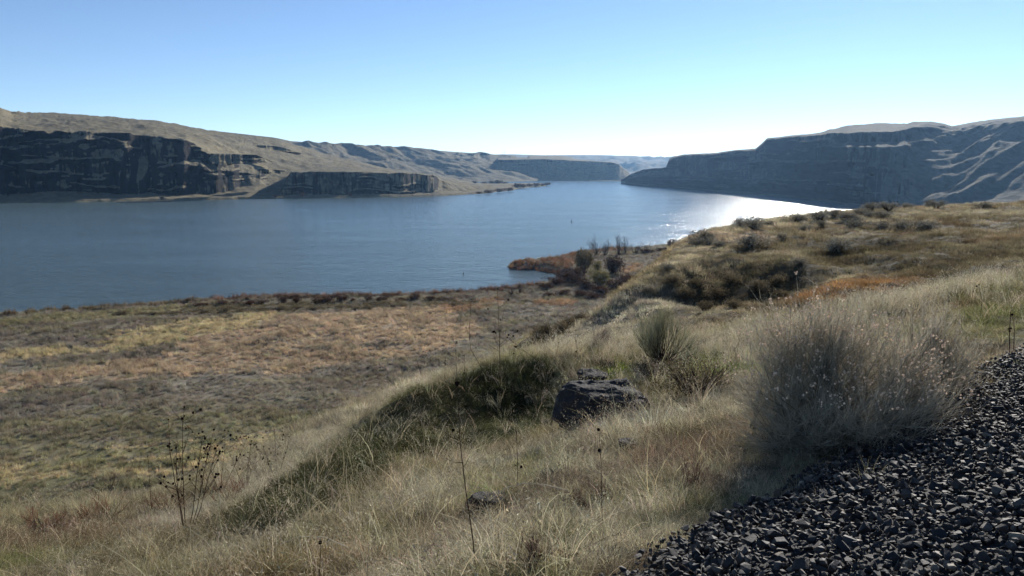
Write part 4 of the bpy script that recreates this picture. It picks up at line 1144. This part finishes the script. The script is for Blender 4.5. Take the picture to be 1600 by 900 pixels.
def build_stalks():
    stalk(291, 846, [(290, 790), (286, 720), (284, 655)], "bushy dead sunflower with many dark heads, lower left", heads=9, branches=9, spread=0.34, rad=0.006, head_r=0.013, seed=31, stems=6)
    stalk(238, 815, [(236, 760), (232, 712)], "thin dead stalk just left of the bushy dead sunflower", heads=5, branches=4, spread=0.3, seed=32)
    stalk(345, 776, [(346, 740), (350, 705), (352, 672)], "dead flower stalk right behind the bushy dead sunflower", heads=8, branches=6, spread=0.4, rad=0.004, seed=33, stems=3)
    stalk(385, 768, [(388, 730), (392, 690)], "middle one of the dark dotted stalks right of the bushy dead sunflower", heads=7, branches=6, spread=0.4, seed=34, stems=3)
    stalk(432, 748, [(430, 710), (428, 672)], "dark dotted stalk nearest the shaded green mound's lower end", heads=7, branches=6, spread=0.35, seed=35, stems=3)
    stalk(782, 640, [(781, 590), (780, 520), (777, 452)], "tallest dead stalk with dark heads standing against the river", heads=12, branches=10, spread=0.3, rad=0.006, head_r=0.016, seed=36)
    stalk(772, 606, [(756, 580), (735, 545), (733, 520), (736, 470)], "dead stem bent to the left beside the tallest dotted stalk", heads=2, branches=3, spread=0.12, rad=0.006, seed=37)
    stalk(858, 610, [(848, 590), (835, 560), (820, 548), (793, 528)], "dead stem bent over to the left above the boulder", heads=3, branches=5, spread=0.2, rad=0.007, seed=38)
    stalk(746, 915, [(739, 840), (728, 760), (719, 690), (714, 600)], "tall dark leaning stalk in front of the straw, bottom middle", heads=2, branches=4, spread=0.12, rad=0.0045, seed=39)
    stalk(942, 835, [(941, 780), (938, 720), (935, 668)], "thin upright dark stalk in front of the large boulder", heads=2, branches=2, spread=0.08, rad=0.003, seed=40)
    stalk(809, 775, [(809, 740), (808, 700), (806, 672)], "dark stalk standing between the green mound and the flat dark rock", heads=2, branches=3, spread=0.1, rad=0.004, seed=41)
    stalk(501, 925, [(501, 900), (502, 868), (502, 845)], "short straight stub with a pale knob at the bottom edge", heads=1, branches=0, rad=0.004, head_r=0.012, seed=42)
    stalk(661, 752, [(661, 720), (660, 692)], "short dark stalk low on the shaded green mound", heads=1, branches=2, spread=0.15, rad=0.004, seed=43)
    stalk(783, 900, [(780, 860), (778, 832)], "short thin dark stem at the bottom, right of the tall leaning stalk", heads=1, branches=1, spread=0.1, rad=0.003, seed=44)
    stalk(1578, 556, [(1577, 520), (1576, 478)], "dark upright stalk with a knot at the right edge by the ballast", heads=3, branches=3, spread=0.12, rad=0.006, seed=45)
    stalk(1584, 552, [(1584, 515), (1583, 492)], "shorter of the two dark stalks at the right edge by the ballast", heads=2, branches=1, spread=0.1, rad=0.005, seed=46)
    stalk(1480, 498, [(1481, 475), (1481, 456)], "thin dark stalk behind the blue-grey rabbitbrush", heads=2, branches=2, spread=0.1, rad=0.004, seed=47)
    stalk(1531, 500, [(1532, 470), (1531, 445)], "thin dark stalk in the green patch right of the rabbitbrush", heads=2, branches=2, spread=0.12, rad=0.004, seed=48)
    stalk(714, 600, [(713, 570), (712, 536)], "left one of three thin dotted stalks on the green crest", heads=4, branches=3, spread=0.1, rad=0.004, seed=49)
    stalk(727, 602, [(726, 580), (725, 556)], "middle one of three thin dotted stalks on the green crest", heads=4, branches=3, spread=0.1, rad=0.004, seed=50)
    stalk(696, 604, [(695, 585), (696, 563)], "leftmost short dotted stalk on the green crest", heads=3, branches=2, spread=0.12, rad=0.004, seed=51)
    stalk(901, 572, [(902, 555), (900, 533)], "small dotted stalk left of the upright grey shrub", heads=3, branches=3, spread=0.15, rad=0.004, seed=52)
    stalk(867, 580, [(869, 555), (873, 535)], "small dead stalk against the dark scrub of the spur", heads=3, branches=3, spread=0.15, rad=0.004, seed=53)
build_stalks()
def fallen(px, py, ends, label, seed):
    random.seed(seed); p = hit(px, py); depth = p[1] * CP - (p[2] - CZ) * SP
    b = MB(); base = Vector((p[0], p[1], float(land_height(p[0], p[1]))))
    pts = []
    for i, q in enumerate(ends):
        w = Vector(hit(q[0], q[1] + 22)); w.z = float(land_height(w.x, w.y)) + 0.16 + 0.05 * math.sin(3.1 * i / (len(ends) - 1)); pts.append(w - base)
    b.tube(pts, [0.006 * (1 - 0.5 * i / len(pts)) for i in range(len(pts))], 5, 1.2)
    o = b.build("fallen_stem", plant_mat("bleached_stem", lin(196, 182, 156), 0.0)); o.location = base
    tag(o, label, "stem")
fallen(770, 792, [(765, 790), (790, 776), (815, 771), (850, 772), (885, 776)], "pale bleached stem arching over the straw by the flat dark rock", 1)
fallen(440, 860, [(440, 857), (470, 853), (510, 856), (545, 866)], "pale bent straw stem low beside the stub with the knob", 2)
build_grass()

# ------------------------------------------------------------------ trees and bushes of the shore
def bare_tree_meshes(h, seed, spread=0.5, levels=4, trunk=0.03, trunks=1):
    S_, T_, _ = twig_shrub(n_main=7 + 3 * trunks, h=h * 1.1, r=h * (0.4 + spread * 0.5), kids=(5, 6), rad=0.065, up=0.15, seed=seed, base_r=0.04 * h * trunks, low=0.4 - 0.4 * spread)
    random.seed(seed + 500)
    for k in range(trunks):
        x = U(-1, 1) * 0.05 * h * (trunks > 1); t = Vector((x + U(-1, 1) * 0.12 * h * spread, U(-1, 1) * 0.05 * h, h * 0.62))
        S_.tube([(x, 0, -0.3), t * 0.5 + Vector((U(-1, 1) * 0.02 * h, 0, 0)), t], [h * trunk * 0.9, h * trunk * 0.65, h * trunk * 0.3], 6, 0.9)
    return S_, T_
M_BARK = plant_mat("bare_twigs", lin(104, 90, 82), 0.1)
def bare_tree(px, py, hpx, label, seed, z=None, spread=0.5, group="bare trees by the inlet", trunks=1, levels=4, trunk=0.022):
    p = on_level(px, py, FLAT) if z is None else on_level(px, py, z)
    h = hpx / F * (p[1] * CP - (p[2] - CZ) * SP)
    if z is None: p[2] = float(land_height(p[0], p[1]))
    e = empty("bare_tree", p); T_, C_ = bare_tree_meshes(h, seed, spread, levels, trunk, trunks)
    T_.build("trunk", M_TWIGD, e); C_.build("crown", M_BARK, e); tag(e, label, "tree", group); return e
def build_shore():
    bare_tree(932, 401, 33, "widest bare tree on the near shore above the dark bush", 61, trunks=3, spread=.5)
    bare_tree(945, 401, 26, "bare tree leaning right beside the widest bare tree", 62, trunks=2, spread=.7)
    bare_tree(966, 400, 33, "slender bare tree, left one of the upright pair", 63, spread=.3, trunks=2)
    bare_tree(976, 398, 27, "slender bare tree, right one of the upright pair", 64, spread=.3, trunks=2)
    bare_tree(992, 397, 20, "low spreading bare tree right of the slender pair", 65, spread=.6, trunks=2)
    bare_tree(1006, 395, 21, "wind-bent bare tree, right neighbour of the low spreading one", 66, spread=.6, trunks=2)
    bare_tree(812, 459, 25, "thin bare sapling at the left edge of the inlet", 67, spread=.3)
    bare_tree(799, 461, 15, "small bushy bare tree beside the thin sapling at the inlet", 68, trunks=3, spread=.6)
    def bush(px, py, w, h, label, key, ml, k=0, group=None, name="shore_bush", args=(1500, 0.12, 12), z=None, cat="bush"):
        p = on_level(px, py, FLAT if z is None else z)
        if z is None: p[2] = float(land_height(p[0], p[1]))
        d = p[1] * CP - (p[2] - CZ) * SP
        return put_shrub(name, key, k, p, w / F * d * .55, h / F * d * 1.1, label, cat, group, ml, args=args)
    bush(1050, 391, 17, 17, "lone round-topped small tree at the far end of the near shore", "willow", M_BRUSH, 0, name="round_tree", cat="tree")
    bush(914, 428, 34, 36, "tall brown-green bush, biggest beside the inlet", "willow", M_WILLOW, 1)
    bush(955, 429, 38, 27, "round dark bush right of the tall brown-green one", "willow2", M_BRUSH, 1)
    bush(938, 448, 36, 28, "olive green bush in front of the tall brown-green one", "olive", M_OLIVE, 0)
    bush(932, 424, 16, 16, "yellow-green small bush between the two tallest inlet bushes", "olive", M_OLIVE, 1)
    bush(1020, 425, 22, 12, "dark bush half hidden behind the bluff slope", "brush", M_BRUSH, 1)
    B = [(852, 452, 22, 8), (868, 446, 26, 10), (886, 441, 28, 13), (898, 437, 28, 15), (905, 446, 26, 12), (884, 430, 24, 9), (862, 427, 22, 7), (918, 452, 26, 13), (940, 459, 30, 10), (962, 452, 32, 14), (985, 443, 34, 13), (1002, 434, 26, 10), (880, 462, 22, 7), (905, 463, 24, 8), (930, 466, 26, 8), (860, 464, 20, 6), (975, 462, 26, 8), (1015, 397, 24, 6), (1035, 395, 24, 6), (1062, 393, 26, 7), (1078, 391, 20, 8)]
    for i, (a, b, w, h) in enumerate(sorted(B)):
        bush(a, b, w * 1.2, h * 1.2, "dark red-brown brush along the inlet and its shore, %s from the left" % ORD[i], "brush", M_BRUSH, i % 3, "brush along the inlet shore")
    C = [(322 + 23.5 * i + U(-7, 7)) for i in range(18)]
    for i, a in enumerate(C):
        b = np.interp(a, [320, 450, 560, 640, 720, 790], [477, 472.5, 470, 468.5, 465, 460]) + U(-0.5, 0.8)
        bush(a, b, U(10, 36), U(3.0, 9.5), "reddish brown bush in the row along the shore, %s from the left" % ORD[i], "brush", M_BRUSH, i % 3, "bushes in a row along the near shore")
    for i in range(20):
        a = 186 + 28 * i + U(-8, 8); b = np.interp(a, [180, 330, 480, 620, 740], [492.5, 488, 484, 479, 475]) + U(-1.2, 1.2)
        bush(a, b, U(12, 26), U(3.5, 6.5), "low dark scrub in the strip behind the shore row, %s from the left" % ORD[i], "gully", M_DKSAGE, i % 3, "low scrub strip behind the shore", name="low_scrub", args=(1300, 0.11, 12))
    # far side of the river
    D = [(706, 286.5, 14, 4), (722, 287, 14, 5), (741, 287.5, 8, 7), (757, 288, 10, 6), (768, 288, 12, 8), (779, 288, 14, 9), (789, 288.2, 9, 5), (748, 303, 10, 5), (764, 301.8, 12, 7), (780, 300, 16, 8), (794, 298, 14, 7), (808, 293.2, 15, 9), (818, 293, 12, 8), (829, 291.3, 10, 6), (838, 290.8, 10, 7), (847, 290.4, 9, 5), (854, 289.8, 9, 7)]
    for i, (a, b, w, h) in enumerate(sorted(D)):
        bush(a, b, w * 1.35, h * 0.72, "small far tree on the low point across the river, %s from the left" % ORD[i], "farb", M_BRUSH, i % 2, "far trees on the low point", "far_tree", (420, 0.2, 8), 1.5, "tree")
    for i, (a, b, w, h) in enumerate([(253, 310.5, 9, 4), (473, 307, 9, 6), (548, 306, 8, 5), (430, 308, 12, 3)]):
        bush(a, b, w, h, ["tiny bush on the far bank under the tall cliffs", "tiny low bush on the far bank between the tall cliffs and the flat bluff", "tiny tree on the far bank under the flat bluff's middle", "tiny bush on the far bank at the flat bluff's left foot"][{253: 0, 473: 3, 548: 2, 430: 1}[a]], "farb", M_BRUSH, i % 2, None, "far_bush", (420, 0.2, 8), 3.0)
build_shore()

# ------------------------------------------------------------------ floats on the river, masts on the far rim
def buoy(px, py, h, label):
    p = on_level(px, py, 0.0); e = empty("marker_buoy", p)
    b = MB(); b.tube([(0, 0, -0.6), (0, 0, -0.2), (0, 0, 0.35), (0, 0, 0.5)], [0.25 * h, 0.36 * h, 0.36 * h, 0.16 * h], 10); b.build("float", M_HEAD, e)
    b = MB(); b.tube([(0, 0, 0.45), (0, 0, h * .7), (0, 0, h)], [0.1 * h, 0.08 * h, 0.06 * h], 8); b.build("post", M_HEAD, e)
    b = MB(); b.tube([(0, 0, h * 0.98), (0, 0, h * 1.15), (0, 0, h * 1.3)], [0.12 * h, 0.16 * h, 0.05 * h], 8); b.build("top_mark", M_HEAD, e)
    tag(e, label, "buoy", "buoys on the river")
buoy(893, 347, 1.5, "tiny dark marker buoy in mid river, the farther of two")
buoy(724, 428, 0.6, "tiny dark marker buoy near the shore, the nearer of two")
def mast(px, h, label):
    p = at(px, 245.5, 3330); e = empty("radio_mast", p)
    b = MB(); b.tube([(0, 0, -6), (0, 0, h * .5), (0, 0, h)], [0.55, 0.45, 0.3], 4); b.build("mast_pole", M_HEAD, e)
    b = MB()
    for k in range(3): b.tube([(math.cos(k * 2.09) * h * .25, math.sin(k * 2.09) * h * .25, -6), (0, 0, h * .85)], [0.06, 0.06], 3)
    b.build("guy_wires", M_HEAD, e)
    tag(e, label, "mast", "radio masts on the far rim")
mast(785.5, 24, "hair-thin radio mast on the far rim, left one of two")
mast(788.5, 30, "hair-thin radio mast on the far rim, right one of two")

# ------------------------------------------------------------------ the air
def build_haze():
    bm = bmesh.new()
    bmesh.ops.create_cube(bm, size=1.0)
    bmesh.ops.transform(bm, matrix=Matrix.Translation((0, 3500 - 3700, 104)) @ Matrix.Diagonal((14600, 14600, 216, 1)), verts=bm.verts)
    me = bpy.data.meshes.new("haze"); bm.to_mesh(me); bm.free()
    m, nt, out = new_mat("autumn_haze")
    v = N(nt, "ShaderNodeVolumePrincipled", Density=0.000042, Anisotropy=0.55)
    v.inputs["Color"].default_value = (0.32, 0.6, 1.0, 1)
    nt.links.new(v.outputs[0], out.inputs["Volume"])
    me.materials.append(m)
    o = link(bpy.data.objects.new("haze", me))
    tag(o, "thin blue haze filling the canyon air", "haze", kind="stuff")
build_haze()
